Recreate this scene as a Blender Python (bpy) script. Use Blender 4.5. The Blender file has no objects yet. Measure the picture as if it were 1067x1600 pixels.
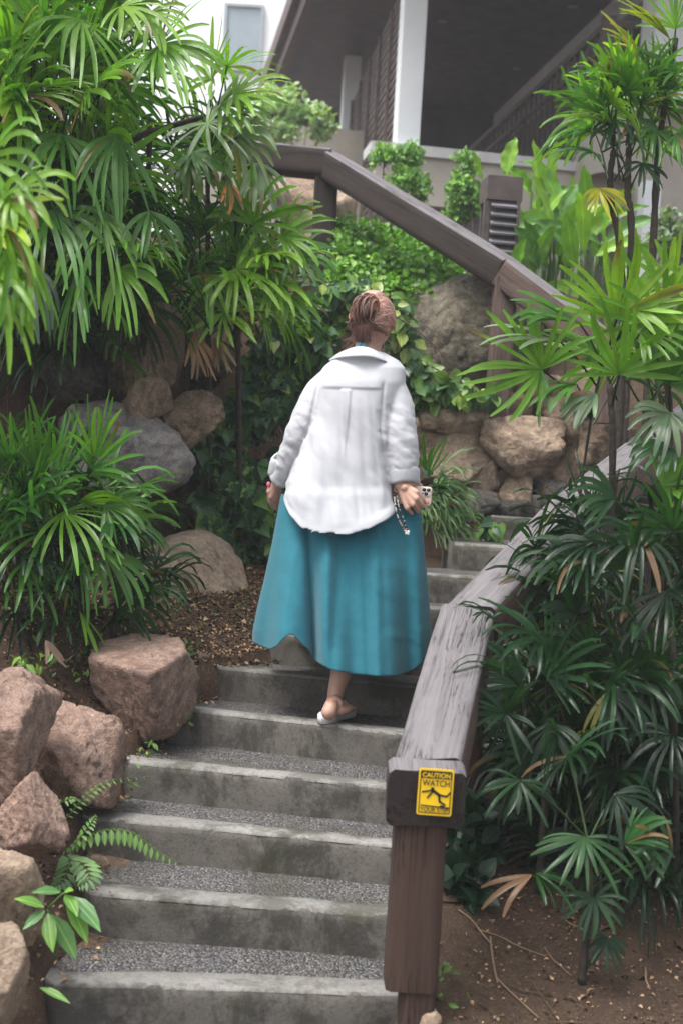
import bpy, bmesh, math, random
import numpy as np
from mathutils import Vector, Matrix
RAD = math.radians
scene = bpy.context.scene
C = scene.collection
# ---------------------------------------------------------------- camera
EYE = np.array([0.0, 0.0, 1.445])
FPX = 2000.0                                   # focal length in pixels of a 1600 px tall frame
_p, _r = math.atan(60 / FPX), RAD(3.3)
_F = np.array([0, math.cos(_p), -math.sin(_p)])
_R0 = np.array([1.0, 0, 0]); _U0 = np.array([0, math.sin(_p), math.cos(_p)])
CR = _R0 * math.cos(_r) + _U0 * math.sin(_r)
CU = -_R0 * math.sin(_r) + _U0 * math.cos(_r)
CB = -_F
cam = bpy.data.objects.new('camera', bpy.data.cameras.new('camera'))
C.objects.link(cam); scene.camera = cam
cam.matrix_world = Matrix(((CR[0], CU[0], CB[0], EYE[0]), (CR[1], CU[1], CB[1], EYE[1]), (CR[2], CU[2], CB[2], EYE[2]), (0, 0, 0, 1)))
cd = cam.data
cd.sensor_fit = 'VERTICAL'; cd.sensor_height = 36; cd.sensor_width = 24; cd.lens = 45
cd.clip_start = 0.05; cd.clip_end = 2000
cd.dof.use_dof = True; cd.dof.focus_distance = 4.9; cd.dof.aperture_fstop = 3.0
# ---------------------------------------------------------------- world, sun, exposure
SUN_EL, SUN_ROT = RAD(66), RAD(-125)
w = bpy.data.worlds.new('World'); scene.world = w; w.use_nodes = True
wn = w.node_tree.nodes; wl = w.node_tree.links
bg = wn['Background']
sky = wn.new('ShaderNodeTexSky'); sky.sky_type = 'NISHITA'; sky.sun_disc = False
sky.sun_elevation = SUN_EL; sky.sun_rotation = SUN_ROT; sky.dust_density = 4.0; sky.air_density = 1.0; sky.ozone_density = 1.0
hsv = wn.new('ShaderNodeHueSaturation'); hsv.inputs['Saturation'].default_value = 0.30
wl.new(sky.outputs['Color'], hsv.inputs['Color']); wl.new(hsv.outputs['Color'], bg.inputs['Color'])
bg.inputs['Strength'].default_value = 0.15
sl = bpy.data.lights.new('sun', 'SUN'); sl.energy = 1.5; sl.angle = RAD(22); sl.color = (1.0, 0.97, 0.93)
so = bpy.data.objects.new('sun', sl); C.objects.link(so)
_sd = Vector((math.sin(SUN_ROT) * math.cos(SUN_EL), math.cos(SUN_ROT) * math.cos(SUN_EL), math.sin(SUN_EL)))
so.rotation_euler = _sd.to_track_quat('Z', 'Y').to_euler(); so.location = (0, 0, 30)
vs = scene.view_settings
vs.view_transform = 'Standard'; vs.look = 'None'; vs.gamma = 1; vs.use_curve_mapping = False
vs.exposure = 1.2
scene.render.film_transparent = False
scene.cycles.max_bounces = 8; scene.cycles.transparent_max_bounces = 8
scene.cycles.use_denoising = True

# ---------------------------------------------------------------- helpers
def ray(u, v):
    return _F + (u - 533.5) / FPX * CR + (800 - v) / FPX * CU
def P(u, v, Y):
    """world point seen at photo pixel (u, v), at distance Y along +Y"""
    d = ray(u, v); return EYE + d * (Y / d[1])
def G(u, v, z):
    """world point seen at photo pixel (u, v) on the level z"""
    d = ray(u, v); return EYE + d * ((z - EYE[2]) / d[2])
def nrm(a):
    a = np.asarray(a, float); return a / (np.linalg.norm(a, axis=-1, keepdims=True) + 1e-12)
def tag(o, label=None, cat=None, group=None, kind=None):
    if label: o['label'] = label
    if cat: o['category'] = cat
    if group: o['group'] = group
    if kind: o['kind'] = kind
    return o
def thing(name, label, cat, loc=(0, 0, 0), group=None):
    o = bpy.data.objects.new(name, None); C.objects.link(o); o.location = tuple(map(float, loc))
    o.empty_display_size = 0.1
    return tag(o, label, cat, group)
class MB:
    """collects polygons and links them as ONE mesh object"""
    def __init__(s): s.v = []; s.f = []; s.t = []; s.uv = []; s.n = 0; s.m = []
    def add(s, verts, faces, tint=None, uv=None, mi=0):
        verts = np.asarray(verts, float).reshape(-1, 3); k = len(verts)
        s.v.append(verts); s.f.extend([tuple(i + s.n for i in f) for f in faces])
        s.m.extend([mi] * len(faces))
        t = np.ones((k, 4));
        if tint is not None: t[:, :3] = tint
        s.t.append(t); s.uv.append(np.zeros((k, 2)) if uv is None else np.asarray(uv, float))
        s.n += k
    def build(s, name, mats, parent=None, loc=None, smooth=True):
        me = bpy.data.meshes.new(name)
        V = np.concatenate(s.v)
        base = np.array(parent_loc(parent))
        if loc is None: loc = base if parent is not None else V.mean(0) * np.array([1, 1, 0]) + np.array([0, 0, V[:, 2].min()])
        me.from_pydata((V - np.array(loc)).tolist(), [], s.f)
        a = me.color_attributes.new('tint', 'FLOAT_COLOR', 'POINT')
        a.data.foreach_set('color', np.concatenate(s.t).astype(np.float32).ravel())
        uvl = me.uv_layers.new(name='UVMap')
        li = np.zeros(len(me.loops), np.int32); me.loops.foreach_get('vertex_index', li)
        uvl.data.foreach_set('uv', np.concatenate(s.uv)[li].astype(np.float32).ravel())
        if not isinstance(mats, (list, tuple)): mats = [mats]
        for m in mats: me.materials.append(m)
        if len(mats) > 1: me.polygons.foreach_set('material_index', np.array(s.m, np.int32))
        me.polygons.foreach_set('use_smooth', np.full(len(me.polygons), smooth))
        me.update()
        o = bpy.data.objects.new(name, me); C.objects.link(o)
        if parent is not None:
            o.parent = parent
            o.location = tuple(np.array(loc) - base)
        else: o.location = tuple(loc)
        return o
def parent_loc(p):
    L = np.zeros(3)
    while p is not None: L = L + np.array(p.location); p = p.parent
    return L
def frame_from(d, up=(0, 0, 1)):
    d = nrm(d); s = np.cross(d, np.array(up, float))
    if np.linalg.norm(s) < 1e-4: s = np.cross(d, [1.0, 0, 0])
    s = nrm(s); return d, s, np.cross(s, d)
def tube(mb, pts, rad, ns=6, tint=None, mi=0, cap=True):
    pts = np.asarray(pts, float); n = len(pts); rad = np.broadcast_to(np.asarray(rad, float), (n,))
    tg = np.gradient(pts, axis=0); tg = nrm(tg)
    ref = np.array([0.0, 0, 1]) if abs(tg[0][2]) < .9 else np.array([1.0, 0, 0])
    V = []
    for i in range(n):
        s = nrm(np.cross(tg[i], ref)); u = np.cross(s, tg[i]); ref = u
        for k in range(ns):
            a = 2 * math.pi * k / ns
            V.append(pts[i] + rad[i] * (math.cos(a) * s + math.sin(a) * u))
    F = [(i * ns + k, i * ns + (k + 1) % ns, (i + 1) * ns + (k + 1) % ns, (i + 1) * ns + k) for i in range(n - 1) for k in range(ns)]
    if cap: F += [tuple(range(ns - 1, -1, -1)), tuple((n - 1) * ns + k for k in range(ns))]
    uv = np.stack([np.tile(np.arange(ns) / ns, n), np.repeat(np.arange(n), ns)], 1)
    mb.add(V, F, tint, uv, mi)
def spline(pts, n):
    """Catmull-Rom through pts"""
    pts = np.asarray(pts, float)
    if len(pts) == 2: return pts[0] + (pts[1] - pts[0]) * np.linspace(0, 1, n)[:, None]
    q = np.vstack([2 * pts[0] - pts[1], pts, 2 * pts[-1] - pts[-2]]); out = []
    for t in np.linspace(0, len(pts) - 1 - 1e-9, n):
        i = int(t); f = t - i; a, b, c, d = q[i:i + 4]
        out.append(.5 * (2 * b + (c - a) * f + (2 * a - 5 * b + 4 * c - d) * f * f + (3 * b - a - 3 * c + d) * f ** 3))
    return np.array(out)
def box(mb, o, ax, ay, az, size, bev=0.0, mi=0, tint=None):
    """box with centre o, unit axes, full sizes; bev chamfers the 4 edges along ax"""
    o = np.asarray(o, float); ax, ay, az = map(nrm, (ax, ay, az)); sx, sy, sz = np.array(size) / 2
    if bev <= 0: pr = [(-sy, -sz), (sy, -sz), (sy, sz), (-sy, sz)]
    else:
        b = bev; pr = [(-sy + b, -sz), (sy - b, -sz), (sy, -sz + b), (sy, sz - b), (sy - b, sz), (-sy + b, sz), (-sy, sz - b), (-sy, -sz + b)]
    k = len(pr)
    V = [o + ax * (-sx) + ay * p[0] + az * p[1] for p in pr] + [o + ax * sx + ay * p[0] + az * p[1] for p in pr]
    F = [(i, (i + 1) % k, k + (i + 1) % k, k + i) for i in range(k)] + [tuple(range(k - 1, -1, -1)), tuple(range(k, 2 * k))]
    mb.add(V, F, tint, mi=mi)
_rs = np.random.RandomState(5)
_lat = _rs.rand(32, 32, 32)
_Q1 = np.linalg.qr(_rs.randn(3, 3))[0]; _Q2 = np.linalg.qr(_rs.randn(3, 3))[0]
def vnoise(p):
    """smooth value noise in 0..1 of points (N,3)"""
    p = np.asarray(p, float); i = np.floor(p).astype(int); f = p - i; f = f * f * (3 - 2 * f); r = 0
    for dx in (0, 1):
        for dy in (0, 1):
            for dz in (0, 1):
                wgt = (f[..., 0] if dx else 1 - f[..., 0]) * (f[..., 1] if dy else 1 - f[..., 1]) * (f[..., 2] if dz else 1 - f[..., 2])
                r = r + wgt * _lat[(i[..., 0] + dx) % 32, (i[..., 1] + dy) % 32, (i[..., 2] + dz) % 32]
    return r
def fbm(p, oct=4):
    p = np.asarray(p, float) @ _Q1; r = 0; a = .5; s = 0
    for k in range(oct): r = r + a * vnoise(p * 2 ** k + 7.3 * k); s += a; a *= .5; p = p @ _Q2
    return r / s
def sst(a, b, x):
    t = np.clip((np.asarray(x, float) - a) / (b - a), 0, 1); return t * t * (3 - 2 * t)

# ---------------------------------------------------------------- materials
class NT:
    def __init__(s, name):
        s.m = bpy.data.materials.new(name); s.m.use_nodes = True; s.t = s.m.node_tree
        s.b = s.t.nodes['Principled BSDF']; s.out = s.t.nodes['Material Output']
    def n(s, typ, **kw):
        x = s.t.nodes.new(typ)
        for k, v in kw.items():
            if k.startswith('i_'):
                key = k[2:].replace('_', ' ')
                x.inputs[key if key in x.inputs else int(k[2:])].default_value = v
            else: setattr(x, k, v)
        return x
    def l(s, a, b): s.t.links.new(a, b)
    def coord(s, scale=(1, 1, 1), src='Object'):
        tc = s.n('ShaderNodeTexCoord'); mp = s.n('ShaderNodeMapping'); mp.inputs['Scale'].default_value = scale
        s.l(tc.outputs[src], mp.inputs['Vector']); return mp.outputs['Vector']
    def noise(s, vec, scale, detail=6, rough=.6, dist=0):
        x = s.n('ShaderNodeTexNoise', i_Scale=scale, i_Detail=detail, i_Roughness=rough, i_Distortion=dist); s.l(vec, x.inputs['Vector']); return x.outputs['Fac']
    def ramp(s, fac, stops, interp='LINEAR'):
        x = s.n('ShaderNodeValToRGB'); x.color_ramp.interpolation = interp; e = x.color_ramp.elements
        while len(e) < len(stops): e.new(.5)
        for el, (p, c) in zip(e, stops): el.position = p; el.color = (c[0], c[1], c[2], 1) if hasattr(c, '__len__') else (c, c, c, 1)
        s.l(fac, x.inputs['Fac']); return x.outputs['Color']
    def mix(s, fac, a, b, mode='MIX'):
        x = s.n('ShaderNodeMixRGB', blend_type=mode)
        for sock, v in ((x.inputs[0], fac), (x.inputs[1], a), (x.inputs[2], b)):
            if isinstance(v, bpy.types.NodeSocket): s.l(v, sock)
            elif hasattr(v, '__len__'): sock.default_value = (v[0], v[1], v[2], 1)
            else: sock.default_value = v if sock.type == 'VALUE' else (v, v, v, 1)
        return x.outputs[0]
    def math(s, op, a, b=None):
        x = s.n('ShaderNodeMath', operation=op)
        for i, v in enumerate((a, b)):
            if v is None: continue
            if isinstance(v, bpy.types.NodeSocket): s.l(v, x.inputs[i])
            else: x.inputs[i].default_value = v
        return x.outputs[0]
    def bump(s, h, strength=.4, dist=.01, prev=None):
        x = s.n('ShaderNodeBump', i_Strength=strength, i_Distance=dist); s.l(h, x.inputs['Height'])
        if prev is not None: s.l(prev, x.inputs['Normal'])
        return x.outputs['Normal']
    def set(s, color=None, rough=None, normal=None, spec=None):
        for key, v in (('Base Color', color), ('Roughness', rough), ('Normal', normal), ('Specular IOR Level', spec)):
            if v is None: continue
            sock = s.b.inputs[key]
            if isinstance(v, bpy.types.NodeSocket): s.l(v, sock)
            elif hasattr(v, '__len__'): sock.default_value = (v[0], v[1], v[2], 1)
            else: sock.default_value = v
        return s.m
    def tint(s):
        return s.n('ShaderNodeAttribute', attribute_name='tint').outputs['Color']
def plain(name, col, rough=.6, var=.25, scale=20, bump=.15, dist=.003):
    k = NT(name); v = k.coord(); f = k.noise(v, scale)
    c = k.mix(k.ramp(f, [(.3, 0), (.7, 1)]), [x * (1 - var) for x in col], [x * (1 + var) for x in col])
    return k.set(c, rough, k.bump(f, bump, dist))
def leaf_mat(name, trans=.3, rough=.34, veins=7, spec=.5, tmul=(1.5, 1.6, .55), vein_s=.35, rib=0):
    k = NT(name); t = k.tint(); v = k.coord()
    f = k.noise(v, 9, 3)
    c = k.mix(k.ramp(f, [(.35, 0), (.65, 1)]), k.mix(1, t, (.78, .8, .85), 'MULTIPLY'), k.mix(1, t, (1.2, 1.18, 1.05), 'MULTIPLY'))
    uv = k.n('ShaderNodeTexCoord').outputs['UV']
    sx = k.n('ShaderNodeSeparateXYZ'); k.l(uv, sx.inputs[0])
    if rib: c = k.mix(k.mix(1, k.ramp(k.math('ABSOLUTE', k.math('SUBTRACT', sx.outputs[0], .5)), [(0, 1), (.02, 1), (.05, 0)]), rib, 'MULTIPLY'), c, k.mix(1, c, (1.9, 1.7, 1.8), 'MULTIPLY'))
    s = k.math('SINE', k.math('MULTIPLY', sx.outputs[0], 6.283 * veins))
    nr = k.bump(s, vein_s, .0012)
    k.set(c, rough, nr, spec)
    tr = k.n('ShaderNodeBsdfTranslucent'); k.l(k.mix(1, c, tmul, 'MULTIPLY'), tr.inputs['Color']); k.l(nr, tr.inputs['Normal'])
    ms = k.n('ShaderNodeMixShader', i_0=trans); k.l(k.b.outputs[0], ms.inputs[1]); k.l(tr.outputs[0], ms.inputs[2])
    k.l(ms.outputs[0], k.out.inputs['Surface']); return k.m
M = {}
M['palm'] = leaf_mat('palm_leaf', trans=.40, rough=.22, spec=.5)
M['leaf'] = leaf_mat('broad_leaf', trans=.28, rough=.4, veins=5, vein_s=.3, rib=.6)
M['litter'] = leaf_mat('dry_litter', trans=.05, rough=.8, veins=1, spec=.2)
def rock_mat(name, a, b, dark, dark_amt=.5, seed=0, lichen=0):
    k = NT(name); v = k.coord()
    n1 = k.noise(v, 2.2 + seed * .13, 8, .62, .6); n2 = k.noise(v, 34, 5, .7); n3 = k.noise(v, 5.5, 9, .72, 1.1); n4 = k.noise(v, 130, 2, .6)
    c = k.mix(k.ramp(n1, [(.35, 0), (.62, 1)]), a, b)
    n6 = k.noise(v, 3.4 + seed * .2, 10, .75, .3)
    c = k.mix(k.ramp(n6, [(.50, 0), (.58, .7)]), c, [x * .62 + .01 for x in a])
    c = k.mix(k.ramp(n2, [(.42, .0), (.72, .6)]), c, [min(1, x * 1.5 + .04) for x in b])
    c = k.mix(k.ramp(n3, [(.52 - .12 * dark_amt, 0), (.66 - .08 * dark_amt, dark_amt)]), c, dark)
    c = k.mix(k.ramp(n4, [(.52, 0), (.7, .5)]), c, [x * .35 for x in a])
    if lichen:
        n5 = k.noise(v, 8 + seed, 10, .78, .4)
        c = k.mix(k.ramp(n5, [(.60, 0), (.64, lichen)]), c, (.30, .33, .29))
    vo = k.n('ShaderNodeTexVoronoi', i_Scale=5.0, feature='DISTANCE_TO_EDGE'); k.l(k.mix(.25, v, k.n('ShaderNodeTexNoise', i_Scale=3.0).outputs['Color']), vo.inputs['Vector'])
    h = k.mix(.5, n3, n2); nr = k.bump(h, 1.0, .04, k.bump(n4, .6, .006))
    return k.set(c, k.ramp(n2, [(.3, .75), (.7, .95)]), nr, .3)
M['rock_pink'] = rock_mat('rock_pink', (.235, .14, .10), (.345, .24, .19), (.055, .045, .042), .55, 0)
M['rock_tan'] = rock_mat('rock_tan', (.28, .185, .125), (.44, .34, .25), (.06, .05, .042), .6, 1)
M['rock_dark'] = rock_mat('rock_dark', (.17, .125, .09), (.34, .24, .165), (.035, .03, .026), .7, 2)
M['rock_grey'] = rock_mat('rock_grey', (.19, .168, .16), (.34, .30, .285), (.045, .04, .038), .75, 3, .7)
M['rock_mossy'] = rock_mat('rock_mossy', (.15, .125, .085), (.26, .225, .165), (.035, .032, .026), .8, 4, .45)
M['rock_black'] = rock_mat('rock_black', (.05, .045, .04), (.12, .105, .09), (.014, .013, .013), .9, 5)
def concrete_mat(name, base, stain, amt, moss=.4):
    k = NT(name); v = k.coord(); vz = k.coord((1, 1, .7))
    n1 = k.noise(v, 2.3, 9, .7, .3); n2 = k.noise(vz, 4.5, 12, .74, .25); n3 = k.noise(v, 90, 4, .75); n4 = k.noise(v, 3.1, 10, .72, .2); n5 = k.noise(v, 21, 8, .75)
    c = k.mix(k.ramp(n1, [(.38, 0), (.62, 1)]), [x * .8 for x in base], [x * 1.35 for x in base])
    c = k.mix(k.ramp(n5, [(.40, .0), (.66, .55)]), c, [x * 1.5 for x in base])
    c = k.mix(k.ramp(n2, [(.56 - .14 * amt, 0), (.62 - .10 * amt, min(1, .3 + amt * .65))]), c, stain)
    c = k.mix(k.ramp(n4, [(.53, 0), (.60, moss)]), c, (.042, .044, .022))
    c = k.mix(k.ramp(n3, [(.50, 0), (.72, .6)]), c, [x * .3 for x in base])
    return k.set(c, .8, k.bump(k.mix(.5, n5, n3), .65, .008), .3)
M['riser'] = concrete_mat('stair_riser', (.110, .100, .087), (.028, .026, .022), .6, .6)
M['nosing'] = concrete_mat('stair_nosing', (.20, .192, .178), (.07, .066, .056), .5, .6)
def pebble_mat():
    k = NT('pebble_tread'); v = k.coord()
    vo = k.n('ShaderNodeTexVoronoi', i_Scale=120.0, i_Randomness=1.0); k.l(v, vo.inputs['Vector'])
    sc = k.n('ShaderNodeSeparateColor'); k.l(vo.outputs['Color'], sc.inputs[0])
    c = k.ramp(sc.outputs[0], [(0, (.05, .053, .062)), (.35, (.13, .13, .15)), (.62, (.25, .24, .245)), (.88, (.36, .335, .32)), (1, (.5, .47, .44))])
    d = k.ramp(vo.outputs['Distance'], [(.0, 1), (.55, .35), (.8, 0)])
    c = k.mix(d, (.035, .032, .028), c)
    n4 = k.noise(v, 3.3, 6, .65); c = k.mix(k.ramp(n4, [(.46, 0), (.68, .75)]), c, (.06, .055, .036))
    return k.set(c, .5, k.bump(k.ramp(vo.outputs['Distance'], [(0, 1), (.75, 0)]), .9, .008), .5)
M['pebble'] = pebble_mat()
def soil_mat():
    k = NT('soil'); v = k.coord(); n1 = k.noise(v, 1.7, 8, .65); n2 = k.noise(v, 26, 8, .75); n3 = k.noise(v, 95, 3, .6)
    c = k.mix(k.ramp(n1, [(.35, 0), (.65, 1)]), (.052, .032, .022), (.108, .07, .045))
    c = k.mix(k.ramp(n2, [(.35, .8), (.6, 0)]), c, (.045, .03, .022))
    c = k.mix(k.ramp(n3, [(.55, 0), (.75, .5)]), c, (.24, .17, .12))
    return k.set(c, .95, k.bump(k.mix(.5, n2, n3), .9, .03), .2)
M['soil'] = soil_mat()
def sand_mat():
    k = NT('sand'); v = k.coord(); n = k.noise(v, 60, 6, .75); n2 = k.noise(v, 7, 5)
    c = k.mix(k.ramp(n2, [(.35, 0), (.65, 1)]), (.16, .105, .07), (.25, .175, .12)); c = k.mix(k.ramp(n, [(.35, .8), (.6, 0)]), c, (.07, .048, .035))
    return k.set(c, .95, k.bump(n, .9, .012), .2)
M['sand'] = sand_mat()
def wood_mat(name, light, mid, dark, crack=.5, gl=(24, .7, 24)):
    """grain runs along the object's own Y axis"""
    k = NT(name); v = k.coord(gl); v2 = k.coord((gl[0] * 3.2, gl[1] * 1.3, gl[2] * 3.2)); v3 = k.coord((1, .6, 1)); v4 = k.coord((gl[0] * .8, gl[1] * .9, gl[2] * .8))
    n1 = k.noise(v, 2.0, 8, .65, .35); n2 = k.noise(v2, 3.2, 7, .7, .3); n3 = k.noise(v3, 6, 6, .65); n4 = k.noise(v4, 1.0, 5, .62, .5); n5 = k.noise(v3, 3.0, 4, .6)
    c = k.mix(k.ramp(n1, [(.32, 0), (.66, 1)]), mid, light)
    c = k.mix(k.ramp(n3, [(.42, 0), (.75, .5)]), c, mid)
    c = k.mix(k.ramp(n2, [(.30, .75), (.43, 0)]), c, dark)
    def lines(nz, m, w0, w1): return k.ramp(k.math('ABSOLUTE', k.math('SUBTRACT', nz, m)), [(0, 1), (w0, .9), (w1, 0)])
    ck = k.mix(1, lines(n4, .52, .005, .010), k.ramp(n5, [(.40, 0), (.55, 1)]), 'MULTIPLY')
    v6 = k.coord((gl[0] * 2.2, gl[1] * 2.0, gl[2] * 2.2)); n6 = k.noise(v6, 1.1, 4, .6, .25)
    ck2 = k.mix(1, lines(n6, .5, .003, .008), k.ramp(n3, [(.45, 0), (.55, 1)]), 'MULTIPLY'); ck = k.mix(1, ck, ck2, 'LIGHTEN')
    c = k.mix(k.mix(1, ck, crack, 'MULTIPLY'), c, [x * .25 for x in dark])
    h = k.mix(.5, n1, n2); h = k.mix(ck, h, 0.0)
    return k.set(c, .82, k.bump(h, .8, .007), .3)
M['wood_top'] = wood_mat('weathered_timber_top', (.205, .19, .198), (.12, .11, .113), (.028, .024, .023), .85)
M['wood_side'] = wood_mat('timber_side', (.145, .10, .085), (.085, .055, .046), (.022, .016, .014), .7)
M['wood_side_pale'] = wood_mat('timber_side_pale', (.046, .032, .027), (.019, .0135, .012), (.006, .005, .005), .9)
M['wood_end'] = wood_mat('timber_end_grain', (.055, .043, .039), (.03, .024, .022), (.01, .008, .008), .5, (9, 9, 9))
M['wood_post'] = wood_mat('timber_post', (.075, .043, .032), (.042, .025, .019), (.014, .009, .007), .7)
M['stem'] = plain('palm_stem', (.035, .027, .02), .85, .5, 30, .8, .01)
M['twig'] = plain('woody_twig', (.09, .065, .045), .9, .4, 40, .5, .004)
M['green_stem'] = plain('green_stalk', (.05, .085, .02), .5, .3, 20, .2, .002)
# ================================================================ STAIRS (lines first: the ground needs them)
STEP_PX = [(1, 450, 1547, 66, .07), (2, 450, 1419, 126, -.05), (3, 450, 1305, 120, -.12), (4, 450, 1214, 188, -.17), (5, 450, 1126, 250, -.28),
           (6, 450, 1053, 334, -.23), (7, 690, 1010, 420, -.18), (8, 690, 951, 560, -.12), (9, 700, 899, 655, -.06), (10, 745, 851, 711, -.02), (11, 800, 808, 768, 0)]
STEPS = []
for k, u, v, lu, sl_ in STEP_PX:
    z = .126 * (k - 1); c = G(u, v, z)
    l = c.copy()
    for _ in range(20):
        uu = 533.5 + FPX * np.dot(l - EYE, CR) / np.dot(l - EYE, _F); l = l + np.array([1, sl_, 0]) * (lu - uu) * l[1] / FPX
    STEPS.append((z, l[0], c, sl_))
z12 = .126 * 11
STEPS.append((z12, STEPS[-1][1] + .12, np.array([.95, STEPS[-1][2][1] + .3, z12]), 0.0))
STEPS.insert(0, (-.126, STEPS[0][1] - .05, STEPS[0][2] + np.array([0, -.33, -.126]), .05))
STEPS.insert(0, (-.252, STEPS[0][1] - .02, STEPS[0][2] + np.array([0, -.33, -.126]), .03))
SY = np.array([s[2][1] + (s[1] - s[2][0]) * s[3] for s in STEPS])     # y of the left corner
SX = np.array([s[1] for s in STEPS]); SZ = np.array([s[0] for s in STEPS])
RAILC = [((612, 1180), (722, 1187), 3.38), ((690, 946), (772, 951), 4.27), ((857, 779), (921, 785), 5.08), ((985, 676), (1042, 688), 5.86), ((1075, 610), (1135, 620), 6.5)]
RAIL = [(P(*a, Y) + P(*b, Y)) / 2 for a, b, Y in RAILC]
RX = np.array([-.02] + [p[0] for p in RAIL] + [2.6]); RY = np.array([1.5] + [p[1] for p in RAIL] + [8.5])
def rail_x(y): return np.interp(y, RY, RX)
WX = np.array([-9, -4, -2.4, -1.5, -.8, .0, .6, .9, 1.4, 2.5, 4, 9]); WY = np.array([4.3, 4.7, 5.45, 5.95, 6.5, 7.3, 7.75, 7.7, 7.65, 7.3, 7.0, 6.5])
def wall_y(x): return np.interp(x, WX, WY)
def ground_z(x, y):
    x = np.asarray(x, float); y = np.asarray(y, float)
    base = np.interp(y, np.concatenate([[-30, 2.3], SY[1:]]), np.concatenate([[-.55, -.4], SZ[1:]]))
    xl = np.interp(y, SY, SX); xr = rail_x(y)
    lb_ = np.minimum(base, np.where(y > 5.25, .64 + .13 * (y - 5.25), 9)); base_s = np.where(x < (xl + xr) / 2, lb_, base)
    side = base_s + .02 + .30 * sst(.1, .7, xl - x) * (1 - sst(4.9, 5.6, y)) + .12 * sst(.15, 1.2, xl - x)
    side = side - .06 * sst(0, .4, x - xr) - .10 * sst(.3, 2.0, x - xr) * sst(3, 4, y)
    ins = np.minimum(sst(-.0, .06, x - xl), sst(-.06, .0, xr - .10 - x))
    z = side * (1 - ins) + (base - .34) * ins
    d = y - wall_y(x)
    hi = 1.92 + .55 * sst(.25, 1.1, d) + .20 * np.clip(d - .9, 0, 7)
    z = z + (np.maximum(hi, z) - z) * sst(.0, .45, d)
    z = z + .05 * (fbm(np.stack([x * 1.7, y * 1.7, x * 0], -1), 4) - .5) * (1 - ins)
    far = sst(14, 40, np.hypot(x, y)); return z * (1 - far * .3)
def near_far(a, b, st, far): return np.concatenate([-np.geomspace(far, -a + .4, 14), np.arange(a, b, st), np.geomspace(b + .4, far, 14)])
gx = near_far(-4.5, 4.5, .055, 400); gy = np.concatenate([-np.geomspace(400, 1, 10), np.arange(0, 2.4, .3), np.arange(2.4, 9.5, .055), np.arange(9.6, 16, .4), np.geomspace(17, 400, 12)])
X_, Y_ = np.meshgrid(gx, gy); Z_ = ground_z(X_, Y_)
mb = MB(); nx = len(gx)
mb.add(np.stack([X_, Y_, Z_], -1).reshape(-1, 3), [(j * nx + i, j * nx + i + 1, (j + 1) * nx + i + 1, (j + 1) * nx + i) for j in range(len(gy) - 1) for i in range(nx - 1)])
tag(mb.build('ground', M['soil'], loc=(0, 0, 0)), kind='structure')

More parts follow.
